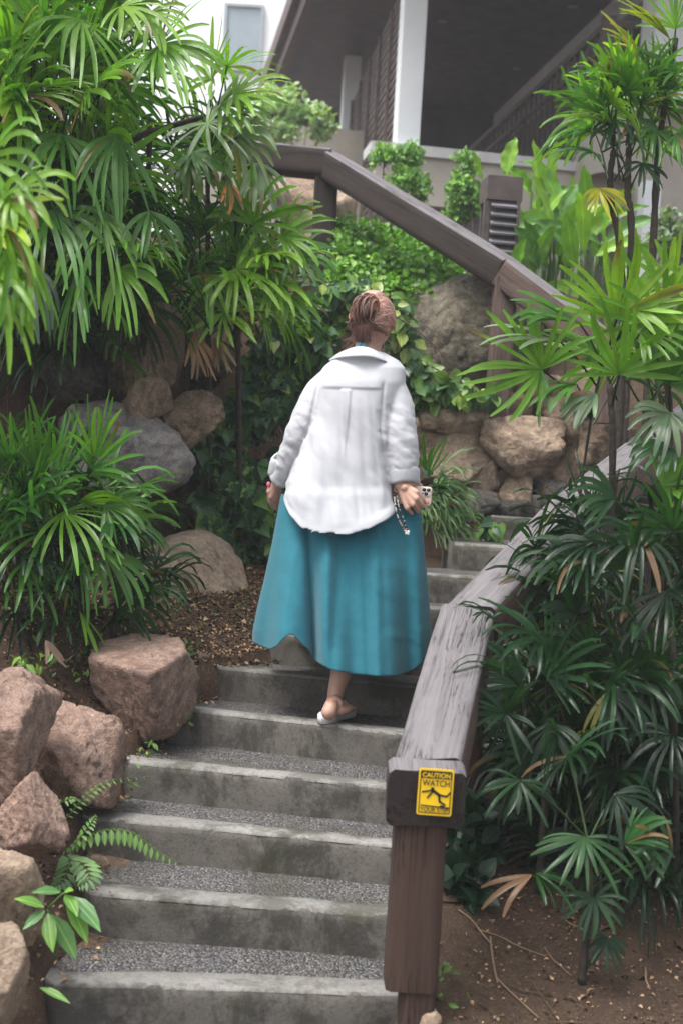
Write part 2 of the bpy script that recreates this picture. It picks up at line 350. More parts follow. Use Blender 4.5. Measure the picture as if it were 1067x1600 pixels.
stair = thing('staircase', 'weathered concrete garden stairs with pebble treads climbing past the boulders', 'stairs', (STEPS[2][2][0], STEPS[2][2][1], -.3))
rng = np.random.RandomState(3)
for i in range(len(STEPS)):
    z, xl, c, s_ = STEPS[i]
    last = i == len(STEPS) - 1
    zn, xln, cn, sn = STEPS[i + 1] if not last else (z, xl, c + np.array([0, 1.1, 0]), s_)
    yb = lambda x, cc=cn, ss=sn: cc[1] + ss * (x - cc[0])
    yf = lambda x, cc=c, ss=s_: cc[1] + ss * (x - cc[0])
    x1 = float(rail_x(c[1])) + (-.08 if not last else 1.0)
    if i < 3: x1 = float(P(627, 1540, 3.55)[0])
    xs = np.linspace(xl, x1, 130)
    ww = (fbm(np.stack([xs * 5, xs * 0 + i, xs * 0], -1), 4) - .5)
    wz = (fbm(np.stack([xs * 9, xs * 0 + i * 3.1, xs * 0 + 5], -1), 5) - .5)
    # rounded left corner: the front line curls back
    curl = .035 * np.clip(1 - (xs - xl) / .07, 0, 1) ** 2; chip = .05 * np.clip(fbm(np.stack([xs * 22, xs * 0 + i * 5.7, xs * 0], -1), 3) - .60, 0, .3)
    f0 = np.array([yf(x) for x in xs]) + .014 * ww + curl
    sm = MB()                                        # the concrete body: riser, and its underside
    prof = [(.0, -.42), (.0, -.2), (.0, -.12), (.0, -.06), (.0, -.03), (.003, -.012), (.012, -.003)]
    rows = []
    for dy, dz in prof:
        nn = (fbm(np.stack([xs * 14, xs * 0 + dz * 40, xs * 0 + i], -1), 4) - .5) * .012
        rows.append(np.stack([xs, f0 + dy + nn, np.full_like(xs, z + dz) + (.006 * wz if dz > -.05 else 0)], 1))
    back = np.array([yb(x) for x in xs]) + .06
    rows.append(np.stack([xs, back, np.full_like(xs, z - .016)], 1)); rows.append(np.stack([xs, back, np.full_like(xs, z - .42)], 1))
    V = np.concatenate(rows); n = len(xs); R = len(rows)
    F = [(r * n + a, r * n + a + 1, (r + 1) * n + a + 1, (r + 1) * n + a) for r in range(R - 1) for a in range(n - 1)]
    F += [tuple(r * n for r in range(R)), tuple(r * n + n - 1 for r in range(R - 1, -1, -1))]
    sm.add(V, F); st = sm.build('step', M['riser'], stair)
    wdt = .095 + .03 * ww + .012 * np.sin(xs * 3 + i)             # smooth cement strip with an uneven back edge
    nz = MB(); rows = []
    for t, dz in ((0, -.010), (.03, -.002), (.12, .001), (.5, .002), (.9, .001), (1, -.006)):
        rows.append(np.stack([xs, f0 + .003 + wdt * t + chip * (1 - t), z + dz + .006 * wz - .25 * chip * (1 - t) ** 2], 1))
    V = np.concatenate(rows); R = len(rows)
    nz.add(V, [(r * n + a, r * n + a + 1, (r + 1) * n + a + 1, (r + 1) * n + a) for r in range(R - 1) for a in range(n - 1)])
    nz.build('nosing', M['nosing'], st)
    td = MB(); rows = []
    for t in np.linspace(0, 1, 9):
        y = (f0 + wdt - .012) * (1 - t) + back * t
        hh = (fbm(np.stack([xs * 8, y * 8, xs * 0], -1), 3) - .5)
        rows.append(np.stack([xs, y, z - .006 + .008 * hh], 1))
    V = np.concatenate(rows); R = len(rows)
    td.add(V, [(r * n + a, r * n + a + 1, (r + 1) * n + a + 1, (r + 1) * n + a) for r in range(R - 1) for a in range(n - 1)])
    td.build('pebble_tread', M['pebble'], st)

dm = MB(); r_ = np.random.RandomState(4)
for i in range(2, 9):
    z, xl, c, s_ = STEPS[i]; yn = STEPS[i + 1][2][1] + STEPS[i + 1][3] * (xl - STEPS[i + 1][2][0]); L = r_.uniform(.16, .34)
    aa, bb = np.meshgrid(np.linspace(0, 1, 22), np.linspace(0, 1, 14)); X = xl - .05 + aa * L; Yd = yn + .02 - bb * .24
    hh = .030 * (1 - aa ** .8) * (1 - bb ** .9) + .012 * (fbm(np.stack([X * 14, Yd * 14, X * 0 + i], -1), 4) - .62)
    n = 22; dm.add(np.stack([X, Yd, z - .013 + hh], -1).reshape(-1, 3), [(j * n + k, j * n + k + 1, (j + 1) * n + k + 1, (j + 1) * n + k) for j in range(13) for k in range(21)])
tag(dm.build('sand', M['sand'], loc=(0, 0, 0)), 'brown sand washed onto the left ends of the treads', None, kind='stuff')
# ================================================================ TIMBER RAILS
def timber(name, p0, p1, wd, ht, mats, parent, sh0=0, sh1=0, up=(0, 0, 1), wear=.006, seed=0, anchor='top', sag=0):
    """squared timber from p0 to p1; mats = side, top, end"""
    p0, p1 = np.asarray(p0, float), np.asarray(p1, float); L = np.linalg.norm(p1 - p0)
    y, x, zz = frame_from(p1 - p0, up)
    na, nb = 5, 4; b = .012
    ring = []
    def edge(a, bb, k): return [np.array(a) + (np.array(bb) - np.array(a)) * t for t in np.linspace(0, 1, k, endpoint=False)]
    w2 = wd / 2; z0, z1 = (-ht, 0) if anchor == 'top' else (-ht / 2, ht / 2)
    cs = [(-w2 + b, z0), (w2 - b, z0), (w2, z0 + b), (w2, z1 - b), (w2 - b, z1), (-w2 + b, z1), (-w2, z1 - b), (-w2, z0 + b)]
    kinds = []
    for q in range(8):
        e = edge(cs[q], cs[(q + 1) % 8], na if q % 2 == 0 else 1); ring += e; kinds += [1 if q in (3, 4, 5) else 0] * len(e)
    ring = np.array(ring); k = len(ring); ny = max(3, int(L / .03)); ts = np.concatenate([[0, .0015], np.linspace(0, 1, ny)[1:-1], [.9985, 1]]); ny = len(ts)
    V = []
    for t in ts:
        sh = (sh0 * (1 - t) + sh1 * t)
        q = np.stack([ring[:, 0], np.full(k, t * L) + sh * ring[:, 0], ring[:, 1]], 1)
        V.append(q)
    V = np.array(V)
    pn = V * np.array([9, 2.2, 9]) + seed * 3.7
    nz_ = (fbm(pn, 4) - .5) * 2 * wear; low = (fbm(V * np.array([1.2, .8, 1.2]) + seed, 2) - .5) * wear * 2.2
    c = np.array([0, (z0 + z1) / 2]); dirs = ring - c; dirs /= np.linalg.norm(dirs, axis=1)[:, None]
    V[:, :, 0] += dirs[None, :, 0] * (nz_ + low); V[:, :, 2] += dirs[None, :, 1] * (nz_ + low) - sag * np.sin(math.pi * ts)[:, None]
    V = V.reshape(-1, 3)
    F, mi = [], []
    for j in range(ny - 1):
        for a in range(k):
            F.append((j * k + a, j * k + (a + 1) % k, (j + 1) * k + (a + 1) % k, (j + 1) * k + a)); mi.append(kinds[a])
    F += [tuple(range(k - 1, -1, -1)), tuple((ny - 1) * k + a for a in range(k))]; mi += [2, 2]
    me = bpy.data.meshes.new(name); me.from_pydata(V.tolist(), [], F)
    for m in mats: me.materials.append(m)
    me.polygons.foreach_set('material_index', np.array(mi, np.int32))
    sm_ = np.ones(len(F), bool); sm_[-2:] = False; me.polygons.foreach_set('use_smooth', sm_); me.update()
    o = bpy.data.objects.new(name, me); C.objects.link(o)
    pl = parent_loc(parent); o.parent = parent
    q = p0 - pl
    o.matrix_basis = Matrix(((x[0], y[0], zz[0], q[0]), (x[1], y[1], zz[1], q[1]), (x[2], y[2], zz[2], q[2]), (0, 0, 0, 1)))
    return o
TW = (M['wood_side'], M['wood_top'], M['wood_end'])
PW = (M['wood_post'], M['wood_post'], M['wood_end'])
rail = thing('timber_handrail', 'silvery weathered timber handrail climbing beside the lower steps on brown posts', 'handrail', (RAIL[0][0], RAIL[0][1] + .05, 0))
def yaw(a, b): d = b - a; return math.atan2(d[0], d[1])
yw = [yaw(RAIL[i], RAIL[i + 1]) for i in range(4)]
A0 = RAIL[0]
for i in range(4):
    a, b = RAIL[i], RAIL[i + 1]; dd = nrm(b - a)
    s0 = math.tan((yw[i] - yw[i - 1]) / 2) if i > 0 else -math.tan(yw[0]) * -1
    s1 = -math.tan((yw[i + 1] - yw[i]) / 2) if i < 3 else 0
    timber('rail_beam', a + dd * (.004 if i else 0), b - dd * .004, .178 - .004 * i, .17, TW, rail, s0, s1, seed=i)
# cap block at the lower end: its face looks down the stairs
dcap = np.array([0.02, -1, -.22]); cp = A0 + np.array([0, -.004, -.004])
timber('end_block', cp, cp + nrm(dcap) * .075, .20, .158, (M['wood_end'], M['wood_top'], M['wood_end']), rail, seed=8, wear=.008)
pt = A0 + np.array([-.008, .03, -.155])
pb = P(640, 1525, 3.46); pbx = pt[0]
timber('post', [pbx, pt[1], pt[2]], [pbx, pt[1], pb[2]], .135, .13, PW, rail, up=(0, 1, 0), seed=11, anchor='mid')
timber('post', [pbx + .02, pt[1] + .001, pb[2] + .002], [pbx + .02, pt[1] + .001, -.25], .094, .126, PW, rail, up=(0, 1, 0), seed=12, anchor='mid')
for i, t in ((1, .02), (2, .1), (3, .05), (3, .95)):
    q = RAIL[i] * (1 - t) + RAIL[i + 1] * t - np.array([0, 0, .16]); g = float(ground_z(q[0] + .12, q[1])) - .3
    timber('post', q, [q[0], q[1], g], .13, .13, PW, rail, up=(0, 1, 0), seed=13 + i, anchor='mid')
# upper rail of the next flight
K = P(519, 236, 8.6); J = P(802, 408, 7.4); E = P(985, 545, 6.9); Lf = P(300, 215, 8.9)
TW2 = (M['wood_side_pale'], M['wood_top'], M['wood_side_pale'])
up_rail = thing('timber_handrail', 'dark brown timber rail slanting down across the garden above the boulder wall', 'handrail', (J[0], J[1], 1.9))
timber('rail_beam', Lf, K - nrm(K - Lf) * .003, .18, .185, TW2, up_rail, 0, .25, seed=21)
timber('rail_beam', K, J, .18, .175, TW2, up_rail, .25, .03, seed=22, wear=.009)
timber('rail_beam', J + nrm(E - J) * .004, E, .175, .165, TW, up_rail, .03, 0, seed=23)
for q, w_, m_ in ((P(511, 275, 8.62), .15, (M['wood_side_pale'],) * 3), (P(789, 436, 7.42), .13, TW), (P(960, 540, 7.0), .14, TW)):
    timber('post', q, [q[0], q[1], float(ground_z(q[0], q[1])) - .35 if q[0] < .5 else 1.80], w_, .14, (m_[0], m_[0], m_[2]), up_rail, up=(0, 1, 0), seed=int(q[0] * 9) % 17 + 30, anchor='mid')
# ================================================================ CAUTION SIGN
M['sign_yellow'] = plain('sign_yellow', (.78, .50, .012), .4, .06, 30, .05); M['sign_black'] = plain('sign_black', (.012, .011, .01), .45, .1, 30, .05)
face = cp + nrm(dcap) * .075
so_c = P(679.5, 1238, face[1] - .008)
sgn = thing('caution_sign', 'small yellow caution sign with a falling figure fixed to the handrail end', 'sign', so_c)
sw, sh_ = .0905, .121
s_roll = RAD(.8); sx_ = np.array([math.cos(s_roll), 0, -math.sin(s_roll)]); sz_ = np.array([math.sin(s_roll), 0, math.cos(s_roll)]); sy_ = np.array([0, 1.0, 0])
def S(a, b, d=0): return so_c + sx_ * (a - .5) * sw + sz_ * (.5 - b) * sh_ - sy_ * d
def flat(mb, pts, d0, d1):
    n = len(pts); V = [S(a, b, d1) for a, b in pts] + [S(a, b, d0) for a, b in pts]
    mb.add(V, [tuple(range(n))] + [(i, n + i, n + (i + 1) % n, (i + 1) % n) for i in range(n)])
def rrect(a0, b0, a1, b1, r, k=4):
    o = []
    for ca, cb, s in ((a1 - r, b1 - r * .75, 0), (a0 + r, b1 - r * .75, 90), (a0 + r, b0 + r * .75, 180), (a1 - r, b0 + r * .75, 270)):
        for j in range(k + 1):
            t = RAD(s + 90 * j / k); o.append((ca + r * math.cos(t), cb + r * .75 * math.sin(t)))
    return o[::-1]
m_ = MB(); flat(m_, rrect(0, 0, 1, 1, .06), -.004, 0); m_.build('plate', M['sign_yellow'], sgn, smooth=False)
m_ = MB(); o_, i_ = rrect(.045, .04, .955, .96, .05), rrect(.075, .063, .925, .937, .035)
n = len(o_); m_.add([S(*p, .0008) for p in o_] + [S(*p, .0008) for p in i_], [(k, (k + 1) % n, n + (k + 1) % n, n + k) for k in range(n)]); m_.build('border', M['sign_black'], sgn, smooth=False)
m_ = MB(); flat(m_, [(.06, .205), (.94, .205), (.94, .055), (.06, .055)], 0, .0012); m_.build('header_band', M['sign_black'], sgn, smooth=False)
def text(body, cx, cy, wd, ht, mat, name='lettering'):
    cu = bpy.data.curves.new(name, 'FONT'); cu.body = body; cu.size = 1; cu.align_x = 'LEFT'; cu.offset = .018; cu.extrude = .0
    t = bpy.data.objects.new('tmp_' + name, cu); C.objects.link(t); bpy.context.view_layer.update()
    me = bpy.data.meshes.new_from_object(t.evaluated_get(bpy.context.evaluated_depsgraph_get())); bpy.data.objects.remove(t)
    V = np.array([v.co[:] for v in me.vertices]); mn, mx = V.min(0), V.max(0)
    q = MB(); a = cx + ((V[:, 0] - mn[0]) / (mx[0] - mn[0]) - .5) * wd; b = cy - ((V[:, 1] - mn[1]) / (mx[1] - mn[1]) - .5) * ht
    q.add([S(a_, b_, .0022) for a_, b_ in zip(a, b)], [tuple(p.vertices) for p in me.polygons]); q.build(name, mat, sgn, smooth=False)
text('CAUTION', .5, .13, .80, .105, M['sign_yellow']); text('WATCH', .5, .30, .78, .135, M['sign_black']); text('YOUR STEP', .5, .875, .82, .095, M['sign_black'])
m_ = MB()
def stroke(pts, w0, w1=None):
    w1 = w1 or w0
    for (a, b), ww0, ww1 in zip(zip(pts[:-1], pts[1:]), np.linspace(w0, w1, len(pts))[:-1], np.linspace(w0, w1, len(pts))[1:]):
        a, b = np.array(a), np.array(b); d = (b - a) * np.array([sw, sh_]); d /= np.linalg.norm(d); nn = np.array([-d[1], d[0]]) / np.array([sw, sh_]) * .001; e = d / np.array([sw, sh_]) * .001
        flat(m_, [tuple(a - nn * ww0 - e * 1.0), tuple(b - nn * ww1 + e * 1.0), tuple(b + nn * ww1 + e * 1.0), tuple(a + nn * ww0 - e * 1.0)][::-1], 0, .0018)
def sg(x, y): return ((x - 398 + (y - 285) * .06) / 262, (y - 280) / 370)
hc = sg(497, 440); flat(m_, [(hc[0] + .052 * math.cos(t), hc[1] + .040 * math.sin(t)) for t in np.linspace(0, 2 * math.pi, 16)[:-1]][::-1], 0, .0018)
stroke([sg(420, 466), sg(490, 452)], 2.0); stroke([sg(458, 513), sg(503, 452)], 2.0); stroke([sg(500, 452), sg(556, 490)], 4.2, 3.6)
stroke([sg(553, 484), sg(603, 493), sg(634, 456)], 2.6, 2.0); stroke([sg(546, 488), sg(550, 536), sg(592, 560)], 3.0, 2.2); stroke([sg(412, 573), sg(627, 583)], 1.4); stroke([sg(556, 572), sg(585, 574)], 2.6)
m_.build('pictogram', M['sign_black'], sgn, smooth=False)

# ================================================================ ROCKS
_ico = {}
def ico(k):
    if k not in _ico:
        b = bmesh.new(); bmesh.ops.create_icosphere(b, subdivisions=k, radius=1); b.verts.ensure_lookup_table()
        _ico[k] = (np.array([v.co[:] for v in b.verts]), [tuple(v.index for v in f.verts) for f in b.faces]); b.free()
    return _ico[k]
def rock(u, v, wp, hp, Y, mat, label, seed, dr=.9, rot=0, top=None, sharp=42, name='boulder', group=None, sub=5, rough=1.0, extra=()):
    d, F = ico(sub); r_ = np.random.RandomState(seed)
    pl = nrm(r_.randn(13, 3)); h = r_.uniform(.58, .98, 13)
    if top is not None: pl = np.vstack([pl, nrm([top])]); h = np.append(h, .5)
    for e in extra: pl = np.vstack([pl, nrm([e[:3]])]); h = np.append(h, e[3])
    pl = np.vstack([pl, np.eye(3), -np.eye(3)]); h = np.append(h, [1.02] * 6)
    dot = np.maximum(d @ pl.T, 0) / h
    r = (dot ** sharp).sum(1) ** (-1 / sharp)
    V = d * r[:, None]
    off = seed * 2.31
    V = V * (1 + rough * (.10 * (fbm(V * 1.3 + off, 3) - .5) + .10 * (fbm(V * 3.7 + off, 4) - .5) + .09 * (fbm(V * 10 + off, 4) - .5) + .04 * (fbm(V * 27 + off, 2) - .5))[:, None])
    rid = np.abs(fbm(V * 2.1 + off + 9, 3) - .5); V = V * (1 - rough * .09 * np.clip(1 - rid / .03, 0, 1))[:, None]
    c, s = math.cos(RAD(rot)), math.sin(RAD(rot)); V = V @ np.array([[c, 0, s], [0, 1, 0], [-s, 0, c]])
    V = (V - (V.max(0) + V.min(0)) / 2) / (V.max(0) - V.min(0))
    wm, hm = wp * Y / FPX, hp * Y / FPX
    V = V * np.array([wm, (wm + hm) / 2 * dr, hm])
    V = np.outer(V[:, 0], CR) + np.outer(V[:, 1], [0, 1, 0]) + np.outer(V[:, 2], CU)
    cpt = P(u, v, Y + 0 * wm); mb = MB(); mb.add(V + cpt, F)
    lo = V[:, 2].min()
    o = mb.build(name, M[mat], loc=cpt + np.array([0, 0, lo]))
    return tag(o, label, 'rock', group)
LB = 'boulders edging the left side of the stairs'; LW = 'boulders of the shaded left wall'; RW = 'boulders of the wall on the right'
rock(12, 1150, 140, 215, 4.0, 'rock_pink', 'tall rounded pinkish boulder cut off by the left frame edge, beside the steps', 11, 1.0, 8, group=LB)
rock(117, 1180, 152, 165, 4.3, 'rock_pink', 'chunky purplish pink boulder wedged between the tall boulder and the fourth step', 12, .9, -6, (.1, -.5, 1), group=LB)
rock(224, 1076, 172, 158, 4.8, 'rock_pink', 'large boulder with a flat sloping pink top beside the fifth step', 24, 1.3, 0, None, 30, group=LB, rough=.8, extra=((-.02, -.22, 1, .36), (.85, -.5, -.12, .50), (-.5, -.8, -.45, .42), (.2, -.6, -.75, .62)))
rock(46, 1278, 132, 135, 3.78, 'rock_pink', 'pale pink wedge shaped boulder with a pointed top beside the third step', 34, .9, 0, None, 20, group=LB, extra=((.75, -.2, .7, .42), (-.3, -.95, .2, .6)))
rock(12, 1402, 128, 160, 3.5, 'rock_tan', 'orange tan boulder behind the seedling with big leaflets', 15, 1, 20, group=LB)
rock(-8, 1545, 125, 210, 3.2, 'rock_tan', 'pale tan boulder in the bottom left corner of the photo', 16, 1, 0, group=LB)
rock(320, 1046, 46, 60, 5.25, 'rock_pink', 'small reddish block of stone at the left end of the sixth step', 17, .9, 0, group=LB, sub=4)
rock(240, 990, 56, 20, 5.45, 'rock_grey', 'small flat grey stone on the litter behind the flat topped boulder', 18, 1.2, 0, group=LB, sub=4)
rock(158, 1348, 34, 20, 3.95, 'rock_dark', 'small dark stone lying on the second tread near the fern', 19, 1, 0, name='stone', sub=3)
rock(668, 1594, 44, 34, 3.36, 'rock_tan', 'small pale stone on the soil at the foot of the handrail post', 20, 1, 0, name='stone', sub=3)
rock(292, 912, 215, 165, 6.1, 'rock_tan', 'smooth beige boulder bank sloping down to the leaf litter under the ivy', 21, .8, 15, sharp=6, rough=.6, group=LW)
rock(192, 706, 232, 165, 6.05, 'rock_grey', 'largest grey boulder with lichen patches in the shaded left wall', 22, .7, 18, None, 18, group=LW)
rock(224, 626, 92, 72, 6.05, 'rock_dark', 'brown angular rock resting on the lichen spotted grey boulder', 23, .9, -12, group=LW)
rock(217, 570, 118, 95, 6.25, 'rock_dark', 'ochre brown rock topmost in the shaded wall under the hanging fronds', 25, .9, 10, group=LW)
rock(303, 658, 104, 100, 6.2, 'rock_dark', 'dark brown rock right of the lichen spotted grey boulder, beside the ivy', 26, .9, 20, group=LW)
rock(110, 585, 120, 90, 6.1, 'rock_black', 'nearly black rock deep in shade left of the ochre brown rock', 27, .8, 0, group=LW)
rock(325, 575, 90, 80, 6.6, 'rock_black', 'dark rock in shade behind the hanging brown dead frond', 28, .8, 0, group=LW)
rock(490, 350, 135, 150, 9.4, 'rock_tan', 'tan boulder standing behind the left post of the upper rail', 29, .6, 0)
rock(515, 480, 90, 80, 7.75, 'rock_grey', 'grey rock face among the fronds left of the hair bun', 30, .6, 0, group=RW)
rock(702, 530, 225, 215, 7.95, 'rock_mossy', 'largest boulder, mossy dark with grey mortar smears, under the green ground cover', 31, .7, 6, None, 10, group=RW)
rock(706, 656, 112, 66, 7.42, 'rock_tan', 'flat tan rock directly below the mossy boulder', 32, .7, 8, group=RW)
rock(706, 716, 145, 104, 7.42, 'rock_tan', 'rusty tan sloping rock right of the white sleeve', 33, .6, 25, group=RW)
rock(813, 700, 136, 102, 7.42, 'rock_tan', 'broad cracked tan rock in the middle of the right wall', 44, .8, -8, group=RW)
rock(880, 727, 71, 93, 7.5, 'rock_tan', 'upright tan rock beside the dark hollow, left of the weathered handrail', 35, .8, 0, group=RW)
rock(750, 748, 73, 70, 7.45, 'rock_tan', 'small pinkish rock above the grassy tuft by the phone', 36, .8, 30, group=RW)
rock(806, 766, 58, 64, 7.4, 'rock_tan', 'pointed rock with a pale broken face above the dark top step', 37, .8, 0, None, 20, group=RW, extra=((-.5, -.6, .6, .5),))
rock(800, 800, 90, 44, 7.35, 'rock_black', 'black rock at the foot of the wall beside the top step', 38, .8, 0, group=RW)
rock(735, 790, 90, 55, 7.3, 'rock_black', 'dark low rock half hidden by the leaves of the grassy tuft', 39, .8, 0, group=RW)
rock(862, 778, 60, 60, 7.35, 'rock_black', 'black rock touching the handrail, below the upright tan rock', 40, .8, 0, group=RW)
rock(850, 625, 110, 80, 7.6, 'rock_dark', 'brown rock behind the fan palm leaves, below the slanting rail', 41, .8, 0, group=RW)
rock(935, 610, 100, 90, 7.4, 'rock_tan', 'tan rock behind the tall palm stem on the right', 42, .8, 0, group=RW)
rock(945, 690, 90, 80, 7.3, 'rock_dark', 'dark rock between the handrail and the palm stem', 43, .8, 0, group=RW)
for k_, (u_, v_, w_, h_, mt_, lb_) in enumerate(((672, 680, 70, 60, 'rock_tan', 'small tan rock tucked below the flat tan rock, right of the sleeve'), (786, 648, 76, 56, 'rock_dark', 'small brown rock wedged under the middle timber post'), (845, 745, 50, 48, 'rock_dark', 'dark brown filler stone in the hollow of the right wall'),
        (770, 705, 50, 60, 'rock_tan', 'narrow tan stone between the rusty sloping rock and the cracked rock'), (905, 680, 70, 60, 'rock_tan', 'tan stone above the upright rock, by the weathered handrail'), (700, 765, 60, 50, 'rock_dark', 'brown stone low behind the grassy tuft'), (890, 780, 60, 50, 'rock_dark', 'low brown stone under the upright tan rock, touching the rail'), (880, 650, 60, 50, 'rock_tan', 'tan stone in the top course of the right wall under the palm fan'))):
    rock(u_, v_, w_ * 1.2, h_ * 1.2, 7.5, mt_, lb_, 60 + k_, .8, 0, group=RW, sub=4)
rock(650, 600, 70, 80, 7.7, 'rock_grey', 'grey mortar smeared rock right of the white shirt, under climbing leaves', 45, .6, 0, group=RW)
# ================================================================ BUILDINGS
M['white_paint'] = plain('white_paint', (.72, .75, .76), .6, .05, 3, .1); M['plaster'] = plain('beige_plaster', (.40, .36, .31), .85, .12, 4, .3)
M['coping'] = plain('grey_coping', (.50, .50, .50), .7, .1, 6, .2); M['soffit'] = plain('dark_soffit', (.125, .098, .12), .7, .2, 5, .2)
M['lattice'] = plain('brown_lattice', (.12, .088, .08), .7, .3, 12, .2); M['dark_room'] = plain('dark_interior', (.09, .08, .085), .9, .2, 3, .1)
M['tile'] = plain('roof_tile', (.09, .065, .06), .8, .3, 8, .5); M['blind'] = plain('window_blind', (.30, .36, .40), .4, .08, 5, .05); M['frame_grey'] = plain('window_frame', (.35, .38, .40), .5, .1, 8, .1)
M['grey_panel'] = plain('grey_panel', (.24, .26, .27), .7, .1, 4, .1); M['white_wall'] = plain('white_render', (.88, .89, .89), .8, .04, 2, .15)
_ang = math.atan2(-.165, 1); EA = np.array([math.cos(_ang), -math.sin(_ang), 0]); EB = np.array([math.sin(_ang), math.cos(_ang), 0]); EZ = np.array([0, 0, 1.0])
EA[1] = abs(EA[1]); 
O14 = P(636, 230, 14.0); O14[2] = 0
def B(a, b, z): return O14 + EA * a + EB * b + EZ * z
def ab(u, v, Y): d = P(u, v, Y) - O14; return float(d @ EA), float(d @ EB), float(d[2])
def bbox(mb, a0, a1, b0, b1, z0, z1, mi=0): box(mb, B((a0 + a1) / 2, (b0 + b1) / 2, (z0 + z1) / 2), EA, EB, EZ, (abs(a1 - a0), abs(b1 - b0), abs(z1 - z0)), mi=mi)
zt = ab(640, 230, 14)[2]                                  # parapet top
pav = thing('pavilion', 'open sided pavilion with a dark overhanging roof and white columns above the garden', 'building', B(0, 0, 3.0))
def pbuild(name, mat, f, parent=pav):
    m = MB(); f(m); return m.build(name, M[mat], parent, smooth=False)
ZS = 7.7
aL = ab(437, 125, 20.3)[0]; bBack = 9.0
pbuild('column', 'white_paint', lambda m: bbox(m, -.125, .125, -.02, .23, zt + .002, ZS + .1))
a2, b2, _z = ab(545, 200, 19.6)
pbuild('column', 'white_paint', lambda m: bbox(m, a2 - .12, a2 + .12, b2 - .1, b2 + .15, 3, ZS + .1))
pw = pbuild('parapet_wall', 'plaster', lambda m: (bbox(m, -.35, 3.3, -.06, .3, zt - .62, zt - .11), bbox(m, -.25, 3.3, .05, .35, 2.2, zt - .95)))
pbuild('coping', 'coping', lambda m: bbox(m, -.42, 3.34, -.12, .34, zt - .11, zt), pw)
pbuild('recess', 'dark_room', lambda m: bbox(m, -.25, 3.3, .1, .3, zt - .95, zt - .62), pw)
rf = pbuild('roof', 'tile', lambda m: m.add([B(aL, -3, ZS + .32), B(12, -3, ZS + .32), B(12, bBack, ZS + .32), B(aL, bBack, ZS + .32), B(4, 1, ZS + 2.6), B(8, 1, ZS + 2.6), B(8, 5, ZS + 2.6), B(4, 5, ZS + 2.6)],
      [(0, 1, 5, 4), (1, 2, 6, 5), (2, 3, 7, 6), (3, 0, 4, 7), (4, 5, 6, 7)]))
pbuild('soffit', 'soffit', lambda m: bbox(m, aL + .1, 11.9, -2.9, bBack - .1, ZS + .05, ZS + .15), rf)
pbuild('fascia', 'lattice', lambda m: (bbox(m, aL - .05, aL + .1, -3, bBack, ZS - .12, ZS + .30), bbox(m, aL + .1, 12, bBack - .1, bBack + .05, ZS - .12, ZS + .30), bbox(m, aL - .16, aL - .05, -3, bBack, ZS + .1, ZS + .36), bbox(m, aL + .1, 12, -3.05, -2.9, ZS - .12, ZS + .30)), rf)
# recessed ceiling lamps and beam lines
for uu, vv in ((691, 32), (894, 9), (807, 106), (738, 185)):
    d = ray(uu, vv); q = EYE + d * ((ZS + .045 - EYE[2]) / d[2]); m = MB(); n = 12
    m.add([q + .07 * (EA * math.cos(t) + EB * math.sin(t)) - EZ * h for h in (0, .012) for t in np.linspace(0, 2 * math.pi, n, endpoint=False)], [(k, (k + 1) % n, n + (k + 1) % n, n + k) for k in range(n)] + [tuple(range(2 * n - 1, n - 1, -1))]); m.build('downlight', M['grey_panel'], pav, smooth=False)
# slatted screen between the two columns
def screen(m):
    n = 26; z0, z1 = zt - .6, 7.0
    a0, b0 = .0, .35; a1, b1 = a2 + .02, b2 - .2
    dv = nrm([a1 - a0, b1 - b0]); L = math.hypot(a1 - a0, b1 - b0); axis = EA * dv[0] + EB * dv[1]; side = np.cross(axis, EZ)
    for k in range(n):
        z = z0 + (z1 - z0) * k / (n - 1)
        box(m, B((a0 + a1) / 2, (b0 + b1) / 2, z), axis, side, EZ, (L, .04, .058))
    for t in np.linspace(.03, .97, 6):
        box(m, B(a0 + (a1 - a0) * t, b0 + (b1 - b0) * t, (z0 + z1) / 2) - side * .041, axis, side, EZ, (.06, .04, z1 - z0))
pbuild('slatted_screen', 'lattice', screen)
# interior: back wall, grey panel, beam under the ceiling, gallery with balusters
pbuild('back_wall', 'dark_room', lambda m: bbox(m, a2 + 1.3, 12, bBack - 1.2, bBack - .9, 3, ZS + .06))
pbuild('wall_panel', 'grey_panel', lambda m: bbox(m, a2 + 2.7, a2 + 4.6, bBack - 1.4, bBack - 1.203, 3, 6.9))
q0, q1 = ab(919, 50, 17.6), ab(769, 231, 24.0)
pbuild('ceiling_beam', 'white_paint', lambda m: bbox(m, q0[0], q0[0] + .3, -2.5, bBack - 1.2, ZS - .32, ZS + .06))
g0, g1 = ab(950, 33, 14.2), ab(752, 236, 19.6)
ag = g0[0]; gzt = g0[2]
bal = pbuild('gallery_railing', 'lattice', lambda m: (bbox(m, ag - .04, ag + .04, g0[1], g1[1] + 2, gzt - .07, gzt), bbox(m, ag - .03, ag + .03, g0[1], g1[1] + 2, gzt - .30, gzt - .25), bbox(m, ag - .05, ag + 1.3, g0[1] - .06, g0[1] + .02, gzt - .07, gzt + .004), bbox(m, ag + .05, ag + 1.3, g0[1] - .05, g0[1] + .01, gzt - .30, gzt - .25)))
nb = 34
for k in range(nb):
    b = g0[1] + .12 + (g1[1] + 1.7 - g0[1]) * k / (nb - 1)
    pbuild('baluster', 'lattice', lambda m: bbox(m, ag - .022, ag + .022, b, b + .05, gzt - 1.0, gzt - .068), bal)
for k in range(9):
    a = ag + .08 + .14 * k
    pbuild('baluster', 'lattice', lambda m: bbox(m, a, a + .05, g0[1] - .04, g0[1] + .005, gzt - 1.0, gzt - .066), bal)
pbuild('newel_post', 'lattice', lambda m: bbox(m, ag - .07, ag + .07, g0[1] - .08, g0[1] + .06, gzt - 1.1, gzt + .05), bal)
